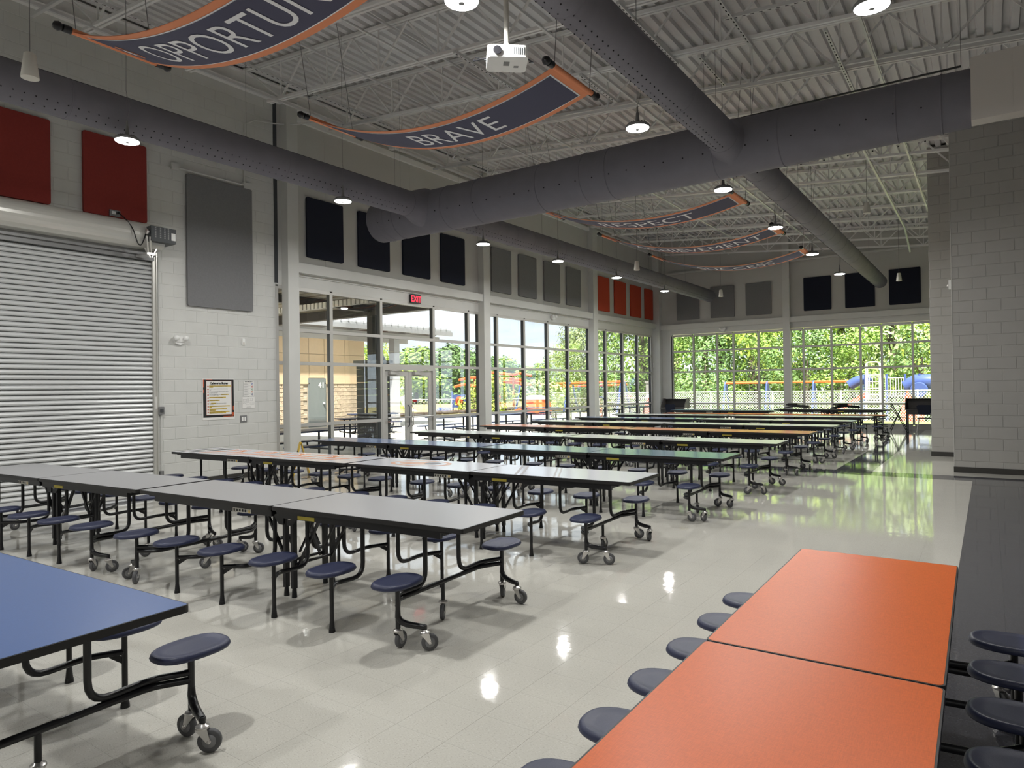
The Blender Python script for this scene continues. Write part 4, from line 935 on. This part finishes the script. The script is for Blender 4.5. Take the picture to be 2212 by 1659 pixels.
# ------------------------------------------------------------------ outdoors
M_CONC = mat('concrete', (.60, .565, .50), .85, var=.06, vscale=.6)
M_GRASS = mat('dry_grass', (.42, .36, .15), .95, var=.25, vscale=.5)
M_LAWN = mat('lawn', (.22, .30, .08), .95, var=.25, vscale=.8)
M_MULCH = mat('mulch', (.09, .065, .05), .95, var=.3, vscale=3)
g = MB(); g.box(-29, XL-.3, -12, 40, -.3, -.10); g.box(XL-.3, 20, YB+.3, 29.2, -.3, -.10); g.build('concrete_pavement', [M_CONC], kind='structure')
g = MB(); N_ = 20
def gz(x, y): 
    d = max(0, y-35); return -.12-min(.85, d*.10) if x > -30 else -.12
vs = []; xs_ = [-140+12*i for i in range(17)]; ys_ = [-40, 0, 10, 20, 29.2, 32, 35, 37, 39, 41, 43.5, 50, 60, 80, 120]
for yy in ys_:
    for xx in xs_: vs.append((xx, yy, gz(xx, yy) if yy >= 29 else -.22))
nx = len(xs_); g.add(vs, [(j*nx+i, j*nx+i+1, (j+1)*nx+i+1, (j+1)*nx+i) for j in range(len(ys_)-1) for i in range(nx-1)], 0, True)
g.build('grass_ground', [M_GRASS], kind='structure')
MB().box(-13, 20, 29.25, 33.8, -.2, -.085).build('lawn_strip', [M_LAWN], kind='structure')
MB().box(-75, -29.2, 20, 60, -.3, -.13).build('dry_lawn', [M_GRASS], kind='structure')
# mulch border logs
lg = thing('timber_border', 'dark timber edging of the play area beyond the left windows', 'edging', (0, 0, 0))
for k in range(14): MB().tube([(-30-.1*k, 24+1.9*k, -.02), (-30-.1*k, 25.7+1.9*k, 0)], .13, 8).build('timber', [M_MULCH], lg)

# classroom block with doors 41 and 42
M_SPLIT = mat('split_face_block', (.50, .40, .29), .9, var=.12, vscale=6, bump=.01, bscale=18, objvar=.10)
M_STUC = mat('tan_panel', (.62, .47, .31), .85, var=.03); M_DOORG = mat('door_grey', (.17, .19, .19), .5)
bd = thing('school_building', 'tan block building with numbered grey doors beyond the courtyard', 'building', (0, 0, 0))
BX = -26.0; BE = 24.2
q = MB(); q.box(BX-8, BX-.02, 4, BE, -.1, 4.3); q.build('wall_core', [mat('grout', (.42, .36, .28), .9)], bd)
doors = [(20.72, 21.62, '41'), (17.25, 18.15, '42')]
py = [BE, 22.9, 21.62, 20.72, 19.35, 18.15, 17.25, 15.5, 13.5, 11.5, 9.5, 7.5, 5.5]
for a, c in zip(py[1:], py): 
    for z0, z1 in ((1.97, 3.33), (3.35, 4.2)):
        if (round(a, 2), round(c, 2)) in ((20.72, 21.62), (17.25, 18.15)) and z0 < 2: z0 = 2.22
        MB().box(BX-.02, BX, a+.012, c-.012, z0, z1).build('stucco_panel', [M_STUC], bd)
bms = {}
cnt = 0
for j in range(10):
    y = BE; k = 0
    while y > 12.5:
        w = .40 if not (k == 0 and j % 2) else .2; y0, y1 = y-w, y; y -= w; k += 1
        if any(y0 < b_+.05 and y1 > a-.05 for a, b_, _ in doors): continue
        key = round(w, 2)
        if key not in bms: bms[key] = MB().add([(0, .008, .008), (0, w-.008, .008), (0, w-.008, .192), (0, .008, .192), (.025, .025, .02), (.03, w-.02, .025), (.022, w-.03, .18), (.032, .02, .175)], [(4, 5, 6, 7), (0, 1, 5, 4), (1, 2, 6, 5), (2, 3, 7, 6), (3, 0, 4, 7)]).mesh('split_block', M_SPLIT)
        if cnt < 240: obj('split_block', bms[key], bd, (BX-.02, y0, -.06+j*.2)); cnt += 1
q = MB(); q.box(BX-.02, BX+.03, 4, BE, 1.93, 1.97); q.build('sill_course', [M_STUC], bd)
for a, c, num in doors:
    MB().box(BX-.02, BX+.03, a-.06, c+.06, -.1, 2.20).build('door_frame', [M_DOORG], bd)
    d_ = MB().box(BX+.03, BX+.05, a, c, -.06, 2.14).build('door', [M_DOORG], bd)
    MB().lathe([(.001, 0), (.05, 0), (.05, .06), (.001, .07)], (BX+.05, c-.10, 1.0), 10, 0, 'x').build('door_knob', [M_WHITE], d_)
    vs, fs = text_mesh(num, .42, .012, 'RIGHT', 2); MB().add([(BX+.06, c-.05+x*.85, 1.76+y*.85) for x, y, z in vs], fs).build('door_number', [M_WHITE], d_)
MB().box(BX+.03, BX+.08, 19.6, 19.72, .55, .72).build('outlet_cover', [M_BOX], bd)
MB().box(BX-9, BX+.6, 3, BE+.5, 4.3, 4.5).build('roof', [mat('metal_roof', (.5, .5, .52), .4, .3)], bd)
# walkway canopy in front of it
wc = thing('walkway_canopy', 'grey standing-seam walkway canopy with square posts in front of the tan building', 'canopy', (0, 0, 0))
M_CAN = mat('canopy_grey', (.42, .42, .43), .5); M_CAND = mat('canopy_brown', (.17, .11, .10), .6)
q = MB(); q.box(-24.6, -21.5, 6, 25.7, 4.33, 4.45)
for k in range(48): q.box(-24.6, -21.45, 6+k*.41, 6.04+k*.41, 4.45, 4.52)
q.build('metal_roof', [M_CAN], wc)
q = MB(); q.box(-21.55, -21.42, 6, 25.7, 4.18, 4.36); q.build('fascia', [mat('fascia_pale', (.33, .33, .34), .5)], wc)
for x in (-22.1, -24.2): MB().box(x-.08, x+.08, 6, 25.4, 3.92, 4.15).build('beam', [M_CAN], wc)
for y in (8, 13, 22.4): MB().box(-22.3, -21.95, y-.16, y+.16, -.1, 3.92).build('post', [M_CAN], wc)
for k in range(12): MB().box(-24.5, -21.6, 7+k*1.6, 7.1+k*1.6, 4.15, 4.33).build('purlin', [M_CAND if k % 3 == 0 else M_CAN], wc)
# near entrance canopy on a masonry pier
M_DST = mat('dark_steel', (.055, .05, .05), .5); M_PIERB = mat('pier_block', (.12, .115, .11), .9, objvar=.2, var=.15, vscale=8, bump=.01, bscale=20)
nc = thing('entrance_canopy', 'dark steel entrance canopy outside the glass doors with a pale metal soffit', 'canopy', (0, 0, 0))
q = MB()
for k in range(28): q.box(-21.3, XL-.35, 2+k*.46, 2.30+k*.46, 4.15, 4.18); q.box(-21.3, XL-.35, 2.30+k*.46, 2.46+k*.46, 4.21, 4.24)
q.build('metal_soffit', [mat('soffit_tan', (.42, .38, .30), .6)], nc); MB().box(-21.35, XL-.35, 1.9, 15.0, 4.24, 4.40).build('roof_slab', [M_DST], nc)
for y in (14.52, 9.5, 4.5): MB().box(-21.3, XL-.4, y-.12, y+.12, 3.86, 4.15).build('cross_beam', [M_DST], nc)
for x in (-20.8, -15.25, -12.0): MB().box(x-.1, x+.1, 2, 15.0, 3.95, 4.15).build('long_beam', [M_DST], nc)
q = MB(); q.box(-15.35, -15.12, 14.40, 14.62, 2.45, 3.86); q.prism([(14.62, 2.45), (15.0, 2.45), (14.62, 3.0)], -15.35, -15.12, 'x'); q.build('steel_post', [M_DST], nc)
for j in range(13):
    for i in range(2):
        for s in range(2): MB().box(-15.55+s*.31, -15.25+s*.31, 14.14+i*.40-(j % 2)*.0, 14.52+i*.40, -.1+j*.195, .085+j*.195).build('pier_block', [M_PIERB], nc)
MB().box(-15.62, -14.88, 14.08, 15.0, 2.42, 2.50).build('pier_cap', [mat('cap_grey', (.35, .34, .33), .8)], nc)
q = MB()
for k in range(28): q.box(-16.8+k*.16, -16.69+k*.16, 11.95, 12.05, 3.80, 3.95)
q.box(-16.8, -12.3, 12.05, 12.07, 3.80, 3.94); q.build('white_ribbed_strip', [mat('white_metal', (.85, .83, .80), .5, emit=(1, .97, .92), es=.0)], nc)

# picnic tables
def picnic(x, y, rz, label, low=False):
    t = thing('picnic_table', label, 'picnic table', (x, y, -.10), rz, 'blue-black picnic tables outside the windows')
    MT = mat('coated_navy', (.03, .045, .10), .35)
    MB().box(-.95, .95, -.38, .38, .74, .78).build('tabletop', [MT], t)
    for s in (-1, 1): MB().box(-.95, .95, s*.72-.13, s*.72+.13, .44, .475).build('bench', [MT], t)
    for sx in (-.65, .65):
        q = MB(); q.tube(poly([(sx, -.25, .74), (sx, -.25, .06), (sx, -.80, .02)], [.15]), .028, 8); q.tube(poly([(sx, .25, .74), (sx, .25, .06), (sx, .80, .02)], [.15]), .028, 8)
        q.tube(poly([(sx, -.25, .30), (sx, -.72, .30), (sx, -.72, .44)], [.12]), .024, 8); q.tube(poly([(sx, .25, .30), (sx, .72, .30), (sx, .72, .44)], [.12]), .024, 8); q.tube([(sx, -.25, .30), (sx, .25, .30)], .024, 8); q.build('tube_leg', [M_BLACK], t)
picnic(-13.3, 10.4, R(88), 'picnic table close outside the glass bay by the wet-floor sign')
picnic(-20.2, 19.2, R(60), 'picnic table under the walkway canopy before door 41')
picnic(-17.4, 16.2, R(70), 'picnic table beside the dark canopy pier')
picnic(-15.0, 18.0, R(80), 'picnic table outside the glass double doors')
picnic(-14.3, 20.6, R(80), 'picnic table just right of the double doors, outside')
picnic(-13.6, 23.0, R(75), 'picnic table outside the middle window bay, left one')
picnic(-13.0, 25.4, R(85), 'picnic table outside the middle window bay, right one')
picnic(-17.6, 27.5, R(40), 'picnic table farther out beyond the middle window bay')
picnic(-13.2, 29.4, R(85), 'picnic table outside the last window bay')

# chain-link fences
def fence(p0, p1, z0, h, label, post=3.0, pitch=.115, mats_=None, wire=.009, rail2=True):
    M1, M2 = mats_; t = thing('chain_link_fence', label, 'fence', (0, 0, 0))
    p0 = Vector((*p0, z0)); p1 = Vector((*p1, z0)); L = (p1-p0).length; d = (p1-p0)/L; q = MB(); n = int(L/pitch); nn = d.cross(Vector((0, 0, 1)))*.004
    for i in range(n):
        for s in (-1, 1):
            a = i*pitch; st = max(3, int(h/(pitch*6)))
            A = p0+d*a+Vector((0, 0, .03)); B = p0+d*(a+s*h*.85)+Vector((0, 0, h))
            if (B-p0).dot(d) < 0 or (B-p0).dot(d) > L: continue
            w = d*wire; vs = [A-w+nn*s, A+w+nn*s, B+w+nn*s, B-w+nn*s]; q.add(vs, [(0, 1, 2, 3)])
    q.build('wire_mesh', [M1], t, kind='stuff')
    rl = [h, h*.62] if rail2 else [h]
    for z in rl: MB().tube([p0+Vector((0, 0, z)), p1+Vector((0, 0, z))], .028, 7).build('rail', [M2], t)
    for i in range(int(L/post)+1): MB().tube([p0+d*i*post, p0+d*i*post+Vector((0, 0, h+.04))], .035, 8).build('post', [M2], t)
M_GALV = mat('galvanised_white', (.78, .79, .80), .4, .2)
fence((-17.5, 34), (3.5, 34), -.10, 1.37, 'white chain-link fence running behind the back windows', mats_=(M_GALV, M_GALV), wire=.012)
fence((-62, 36), (-19, 44), -.9, 1.7, 'grey chain-link fence in front of the far trees, left of the corner', post=4, pitch=.3, mats_=(mat('fence_dull', (.35, .36, .37), .5), mat('fence_rail', (.6, .6, .6), .5)), wire=.012, rail2=False)

# playground
M_PO = mat('play_orange', (.72, .16, .04), .4); M_PB = mat('play_blue', (.06, .10, .30), .4); M_PW = mat('play_white', (.72, .72, .72), .4); M_PR = mat('play_red', (.75, .10, .05), .4)
sw = thing('swing_set', 'long orange-bar swing set with blue arches behind the back fence', 'swing set', (0, 0, 0))
MB().tube([(-14.0, 44, 1.74), (-5.9, 44, 1.74)], .07, 10).build('top_bar', [M_PO], sw)
for x in (-13.9, -11.3, -8.6, -6.0):
    q = MB(); q.tube(poly([(x, 43.2, -.95), (x, 43.85, 1.78), (x, 44.15, 1.78), (x, 44.8, -.95)], [.2, .2]), .06, 9); q.build('arch', [M_PB], sw)
for x in (-13.1, -12.2, -10.4, -9.5, -7.8, -6.9):
    q = MB(); q.tube([(x-.2, 44, 1.74), (x-.2, 44, -.4)], .008, 4); q.tube([(x+.2, 44, 1.74), (x+.2, 44, -.4)], .008, 4); q.box(x-.22, x+.22, 43.92, 44.08, -.42, -.38); q.build('swing', [M_BOX], sw)
sw2 = thing('swing_set', 'orange-bar swing set seen through the window side near the corner', 'swing set', (0, 0, 0))
MB().tube([(-29.2, 43, 1.84), (-20.8, 43.6, 1.96)], .09, 10).build('top_bar', [M_PO], sw2); MB().tube([(-29.0, 45, 1.64), (-21.6, 45.6, 1.74)], .08, 10).build('top_bar', [M_PO], sw2)
for x in (-29.2, -25, -20.8):
    MB().tube(poly([(x, 42.0, -.95), (x, 43.0, 1.92), (x, 43.6, 1.92), (x, 44.6, -.95)], [.3, .3]), .08, 9).build('arch', [M_PB], sw2)
for x in (-28, -26.2, -23.6, -22.2): q = MB(); q.tube([(x-.2, 43.3, 1.85), (x-.2, 43.3, -.4)], .012, 4); q.tube([(x+.2, 43.3, 1.85), (x+.2, 43.3, -.4)], .012, 4); q.box(x-.22, x+.22, 43.2, 43.4, -.42, -.38); q.build('swing', [M_BOX], sw2)
ps = thing('play_structure', 'blue, white and orange play structure with slides behind the back fence', 'play structure', (0, 0, -.6))
Y0 = 38.5
def rails(x0, x1, y, z0, z1, n): 
    q = MB(); q.tube([(x0, y, z1), (x1, y, z1)], .025, 6); q.tube([(x0, y, z0), (x1, y, z0)], .025, 6)
    for i in range(n+1): q.tube([(x0+(x1-x0)*i/n, y, z0), (x0+(x1-x0)*i/n, y, z1)], .018, 5)
    return q.build('railing', [M_PW], ps)
for x in (-5.1, -4.15, -3.35, -2.75, -1.6): MB().tube([(x, Y0, 0), (x, Y0, 2.65)], .055, 9).build('post', [M_PB], ps)
for x0, x1, z in ((-5.1, -4.15, 1.35), (-4.15, -3.35, 1.5), (-3.35, -1.6, 1.2)): MB().box(x0, x1, Y0, Y0+1.3, z-.06, z).build('deck', [M_DGREY], ps)
rails(-5.05, -4.2, Y0-.02, 1.4, 2.5, 6); rails(-4.1, -3.4, Y0-.02, 1.55, 2.45, 6)
q = MB()
for x in (-5.0, -4.35): q.tube(poly([(x, Y0-.6, 0), (x, Y0-.6, 3.15), (x, Y0, 3.2), (x, Y0, 1.4)], [.3, .3]), .035, 7)
for k in range(9): q.tube([(-5.0, Y0-.6, .3+k*.33), (-4.35, Y0-.6, .3+k*.33)], .022, 6)
q.tube(poly([(-5.0, Y0-.6, 2.9), (-4.95, Y0-.6, 3.25), (-4.4, Y0-.6, 3.25), (-4.35, Y0-.6, 2.9)], [.15, .15]), .035, 7); q.build('ladder_arch', [M_PW], ps)
q = MB(); q.add([(-6.7, Y0-.5, .75), (-6.7, Y0-.1, .75), (-5.05, Y0-.1, 1.75), (-5.05, Y0-.5, 1.75), (-6.7, Y0-.5, .55), (-6.7, Y0-.1, .55), (-5.05, Y0-.1, 1.5), (-5.05, Y0-.5, 1.5)], [(0, 1, 2, 3), (7, 6, 5, 4), (0, 4, 5, 1), (1, 5, 6, 2), (2, 6, 7, 3), (3, 7, 4, 0)]); q.box(-7.1, -6.65, Y0-.5, Y0-.1, .5, .72); q.build('straight_slide', [M_PR], ps)
MB().tube(poly([(-5.9, Y0+.5, 2.1), (-5.5, Y0+.5, 2.35), (-4.9, Y0+.6, 2.45)], [.2]), [.26]*8, 14).build('tube_slide_end', [M_PB], ps)
MB().tube([(-3.3, Y0+.2, 2.0), (-2.9, Y0+.1, 2.25), (-2.2, Y0+.1, 2.25), (-1.5, Y0+.2, 2.0)], .36, 18, caps=True).build('tube_tunnel', [M_PB], ps)
q = MB(); q.lathe([(.34, 0), (.38, .05), (.38, .1), (.34, .12)], (-2.75, Y0-.35, 1.85), 22, 0, 'y'); q.build('tunnel_ring', [M_PB], ps)
rails(-1.9, -1.0, Y0-.1, 1.1, 2.2, 8)
q = MB(); q.prism([(-3.5, 0), (-2.5, 0), (-2.55, 1.3), (-2.9, 1.15), (-3.2, 1.85), (-3.5, .9)], Y0-.7, Y0-.55, 'y'); q.build('climbing_wall', [M_PR], ps)
q = MB()
for i in range(4):
    for j in range(3): q.lathe([(.001, -.06), (.06, -.04), (.07, 0)], (-3.25+.25*j, Y0-.7, .25+.25*i), 8, 0, 'y')
q.build('climbing_holds', [M_PO], ps)
ph = thing('play_house', 'small orange play house with white domed roof behind the window side', 'play house', (-23.6, 36.5, -.12))
MB().prism([(-.85, 0), (.85, 0), (.6, 1.0), (-.6, 1.0)], -.6, .6, 'y').build('shell', [M_PO], ph); MB().lathe([(.75, 1.0), (.7, 1.12), (.45, 1.24), (.001, 1.28)], (0, 0, 0), 20).build('dome_roof', [M_PW], ph)
q = MB(); q.prism([(-.25, .2), (.25, .2), (.25, .7), (0, .9), (-.25, .7)], -.62, -.6, 'y'); q.build('panel', [M_PR], ph); MB().add([(-1.9, -.5, .1), (-.7, -.5, .55), (-.7, .1, .55), (-1.9, .1, .1), (-1.9, -.5, 0), (-.7, -.5, .4), (-.7, .1, .4), (-1.9, .1, 0)], [(0, 1, 2, 3), (7, 6, 5, 4), (0, 4, 5, 1), (1, 5, 6, 2), (2, 6, 7, 3), (3, 7, 4, 0)]).build('slide', [M_PO], ph)
ph2 = thing('play_house', 'orange play shelter with white top behind the far corner carrel', 'play house', (-15.6, 36.6, -.12))
MB().prism([(-.7, 0), (.7, 0), (.3, 1.05), (-.3, 1.05)], -.4, .4, 'y').build('shell', [M_PR], ph2); MB().lathe([(.6, 1.08), (.5, 1.22), (.001, 1.36)], (0, 0, 0), 18).build('dome_roof', [M_PW], ph2)
ra = thing('climbing_arch', 'dark blue arch standing outside the last window bay', 'play equipment', (-16.2, 31.0, -.10)); MB().tube(poly([(-.32, 0, 0), (-.32, 0, 1.2), (.32, 0, 1.2), (.32, 0, 0)], [.32, .32]), .055, 10).build('arch_tube', [mat('arch_navy', (.015, .03, .07), .4)], ra)
# climbing net tower, ladder tower, ball panel seen through the left glazing
lt = thing('slide_tower', 'orange and navy slide tower with ladder far beyond the doors', 'play structure', (-39.5, 39.8, -.5))
MB().box(-.7, -.15, -.1, .1, 1.5, 3.0).build('orange_panel', [M_PO], lt); MB().box(-.1, .3, -.1, .1, 1.5, 3.0).build('navy_panel', [M_PB], lt); MB().box(.32, .55, -.1, .1, 1.4, 3.0).build('orange_panel', [M_PO], lt)
q = MB(); 
for s in (-.25, .25): q.tube([(-.9+s, -.6, 0), (0+s, -.1, 1.6)], .05, 6)
for k in range(6): q.tube([(-1.1+.15*k, -.55+.08*k, .15+.25*k), (-.6+.15*k, -.55+.08*k, .15+.25*k)], .035, 6)
q.build('ladder', [M_BOX], lt); q = MB(); q.tube([(-1.1, -.6, .8), (.3, -.2, 2.3)], .05, 6); q.tube([(-2.3, 0, 0), (-2.4, 0, .8), (-2.1, 0, 1.2)], .06, 6); q.tube([(-.2, -.2, 1.5), (.6, -.2, .9)], .05, 6); q.build('orange_tubes', [M_PO], lt)
q = MB(); pts = [(1.0, 0, 1.7), (1.6, 0, .7), (2.6, 0, .28), (3.3, 0, .2)]
for a, c in zip(pts, pts[1:]): q.add([(a[0], -.3, a[2]), (a[0], .3, a[2]), (c[0], .3, c[2]), (c[0], -.3, c[2]), (a[0], -.3, a[2]-.35), (a[0], .3, a[2]-.35), (c[0], .3, c[2]-.12), (c[0], -.3, c[2]-.12)], [(0, 1, 2, 3), (7, 6, 5, 4), (0, 4, 5, 1), (1, 5, 6, 2), (2, 6, 7, 3), (3, 7, 4, 0)])
q.build('white_slide', [M_PW], lt)
bp_ = thing('ball_toy', 'navy panel with an orange ball beyond the middle window bay', 'play equipment', (-33.7, 41.2, -.6))
MB().box(-.65, .65, -.05, .05, .75, 1.75).build('board', [M_PB], bp_); MB().lathe([(.001, -.1), (.38, -.08), (.38, -.05)], (0, 0, 1.25), 22, 0, 'y').build('ball_disc', [M_PR], bp_)
for s in (-1, 1): MB().tube([(s*.75, 0, 0), (s*.75, 0, 2.0)], .09, 8).build('post', [M_PB], bp_)
MB().add([(-2.6, -.2, .1), (-.9, -.2, .1), (-1.1, .3, .75), (-2.5, .3, .75), (-2.6, -.1, .05), (-.9, -.1, .05), (-1.1, .4, .7), (-2.5, .4, .7)], [(0, 1, 2, 3), (7, 6, 5, 4), (0, 4, 5, 1), (1, 5, 6, 2), (2, 6, 7, 3), (3, 7, 4, 0)]).build('ramp', [M_PB], bp_)
ct = thing('shade_climber', 'orange-topped climbing structure among the far trees', 'play structure', (-35, 47, -.9))
for i, (x, z, l) in enumerate(((-2.5, 2.7, 3.0), (-1.5, 3.3, 4.5), (0, 3.7, 3.6), (.8, 3.2, 4.4), (1.5, 2.9, 2.2), (2.2, 3.6, 2.0), (0, 2.9, 5.5))): MB().tube([(x-l/2, i*.3, z), (x-l/6, i*.3, z+.2), (x+l/2, i*.3, z-.05)], .12, 7).build('top_tube', [M_PO], ct)
for x in (-2.2, -.6, .6, 2.0): MB().tube([(x, .5, 0), (x, .5, 3.4)], .09, 8).build('post', [mat('play_brown', (.28, .10, .05), .5)], ct)
q = MB()
for x in (-1.2, 1.2): q.tube(poly([(x-.3, 0, 0), (x-.3, 0, 2.2), (x+.3, 0, 2.2), (x+.3, 0, 0)], [.3, .3]), .06, 7)
q.build('hoops', [M_B_OR], ct)

# trees: crowns of many small leaf cards around lumpy blobs
FOL = [mat('foliage_%s' % n_, c, .6, var=.35, vscale=.9, objvar=.12) for n_, c in (('bright', (.40, .52, .08)), ('mid', (.26, .41, .085)), ('dark', (.16, .28, .085)), ('pale', (.34, .44, .18)))]
M_BARK = mat('bark', (.10, .08, .06), .9)
def tree_mesh(seed, h, wd, nleaf, leaf, m, low=.15, blobs=16):
    rr = random.Random(seed); q = MB(); bl = []
    for i in range(blobs):
        a = rr.uniform(0, 2*PI); t_ = rr.uniform(low, .95); rad = wd*.5*math.sin(PI*min(.93, t_*.75+.18))*rr.uniform(.3, .95)
        bl.append((rad*math.cos(a), rad*math.sin(a), h*t_, wd*rr.uniform(.15, .26)))
    bl.append((0, 0, h*.88, wd*.22)); bl.append((0, 0, h*.6, wd*.3))
    for i in range(nleaf):
        cx, cy, cz, r_ = bl[i % len(bl)]
        d = Vector((rr.gauss(0, 1), rr.gauss(0, 1), rr.gauss(0, 1))).normalized(); rad = r_*(rr.uniform(.72, 1.08) if rr.random() < .8 else rr.uniform(.3, 1)); p = Vector((cx, cy, cz))+d*rad*Vector((1, 1, .9)).length/1.7
        nrm = (d*1.2+Vector((rr.gauss(0, .5), rr.gauss(0, .5), .5+rr.gauss(0, .4)))).normalized()
        t1 = nrm.orthogonal().normalized(); t1.rotate(Matrix.Rotation(rr.uniform(0, 6.28), 3, nrm)); t2 = nrm.cross(t1); s = leaf*rr.uniform(.6, 1.35)
        q.add([p-t1*s, p-t2*s*.55, p+t1*s, p+t2*s*.55], [(0, 1, 2, 3)])
    me = bpy.data.meshes.new('foliage'); me.from_pydata(q.v, [], q.f); me.materials.append(m); me.update(); return me
NTH = ['first', 'second', 'third', 'fourth', 'fifth', 'sixth', 'seventh', 'eighth', 'ninth', 'tenth', 'eleventh', 'twelfth', 'thirteenth', 'fourteenth', 'fifteenth']
TM = {}
def tree(x, y, h, wd, kind, label, group, z=-1.0, low=.15, leaf=.16, nleaf=5200, seed=None):
    seed = seed if seed is not None else random.randint(0, 2); key = (kind, seed, low, leaf)
    if key not in TM: TM[key] = tree_mesh(seed*7+kind, 12, 9, nleaf, leaf, FOL[kind], low)
    t = thing('tree', label, 'tree', (x, y, z), random.uniform(0, 6.28), group); t.scale = (wd/9, wd/9, h/12)
    obj('foliage', TM[key], t, kind='stuff'); 
    q = MB(); q.tube([(0, 0, 0), (.1, .05, 4), (0, .1, 8)], [.32, .22, .08], 8)
    for a in range(4): q.tube([(0, 0, 3+a), (1.4*math.cos(a*1.7), 1.4*math.sin(a*1.7), 5.2+a)], [.1, .03], 6)
    q.build('trunk', [M_BARK], t)
G1 = 'leafy trees behind the back fence'
xs_t = [-23.2, -20.8, -18, -14.5, -11.2, -8.2, -5.2, -2.2, 1.2, 4.5, 8]
for i, x in enumerate(xs_t): tree(x, 52+(i % 3)*1.6, 15+(i % 2), 8.5, (1, 2, 1, 0, 1, 0, 3, 0, 0, 1, 0)[i], f'{NTH[i]} tree from the left in the front line behind the swings', G1, -1, .02)
for i, x in enumerate([-26, -21, -15.5, -10, -4.5, 1, 7]): tree(x, 59+(i % 2)*2, 19, 11, (2, 1, 2, 2, 1, 0, 2)[i], f'{NTH[i]} tall tree from the left in the rear line of the wood', G1, -1, .02)
for i, x in enumerate([-23.5, -20, -16.5, -13, -9.7, -6.5, -3.3, 0, 3.5]): tree(x, 47.5+(i % 2)*.8, 6.2, 6, (2, 1, 2, 1, 2, 1, 2, 0, 1)[i], f'{NTH[i]} low undergrowth tree from the left, just behind the swing bar', 'low undergrowth trees behind the swings', -1, .0)
G2 = 'far trees beyond the left glazing'
FT = ((-54.9, 59.2, 6.6, 9, 1), (-51, 64, 6.4, 8, 2), (-55.5, 66.7, 6.9, 9, 2), (-56.2, 68.1, 6.4, 9, 1), (-55.0, 71.3, 6.1, 9, 2), (-53.7, 74.7, 5.7, 9, 1), (-53.3, 78.6, 4.7, 9, 2), (-49.1, 77.9, 5.0, 8, 1), (-60.2, 92.1, 4.6, 12, 2), (-71.8, 84, 7.8, 14, 2), (-66.9, 89.9, 6.7, 13, 1), (-44, 76, 5.2, 8, 2), (-80, 76, 8.5, 14, 1), (-62, 52, 7.6, 11, 2), (-71, 50, 9, 12, 1))
FO = sorted(range(len(FT)), key=lambda i: FT[i][0]/FT[i][1])
for r_, i in enumerate(FO):
    x, y, top, wd, k = FT[i]; tree(x, y, (top+1)/1.02, wd, k, f'{NTH[r_]} distant tree from the left, beyond the field fence', G2, -1, .02, .3, 4200)
tree(-43.8, 42.6, 6.9, 6.5, 0, 'bright tree seen past the right end of the tan building', G2, -1, .1)
for i, (x, y, top, wd) in enumerate(((-31.8, 53.4, 5.4, 5.5), (-28.9, 50.5, 6.4, 5), (-26.5, 49.6, 8.5, 5.5))): tree(x, y, (top+1)/1.02, wd, 3, ('low pale tree left of the third column', 'middle pale tree left of the third column', 'tallest pale tree half behind the third column')[i], 'pale trees near the third column', -1, .0)
def bush(x, y, r_, k, label): 
    key = ('b', k)
    if key not in TM: TM[key] = tree_mesh(3+k, 2, 2.6, 1500, .09, FOL[k], .1, 8)
    t = thing('bush', label, 'bush', (x, y, -.3), random.uniform(0, 6)); t.scale = (r_, r_, r_*.8); obj('foliage', TM[key], t, kind='stuff')
bush(-34, 33.5, 1.6, 3, 'pale bush in front of the fence right of the doors'); bush(-31.2, 41.5, 1.7, 0, 'green bush right of the ball panel'); bush(-25.8, 40.5, 1.5, 3, 'pale bush by the orange play house'); bush(-40, 36, 1.5, 3, 'bush beside the slide tower')
M_PIERG = mat('pier_grey', (.30, .29, .26), .9)
lp = thing('masonry_post', 'slim grey masonry post beside the dark arch by the corner', 'post', (-16.15, 37, -.1)); MB().box(-.12, .12, -.12, .12, 0, 1.9).build('shaft', [M_PIERG], lp); MB().box(-.17, .17, -.17, .17, 1.9, 2.0).build('cap', [M_PIERG], lp)
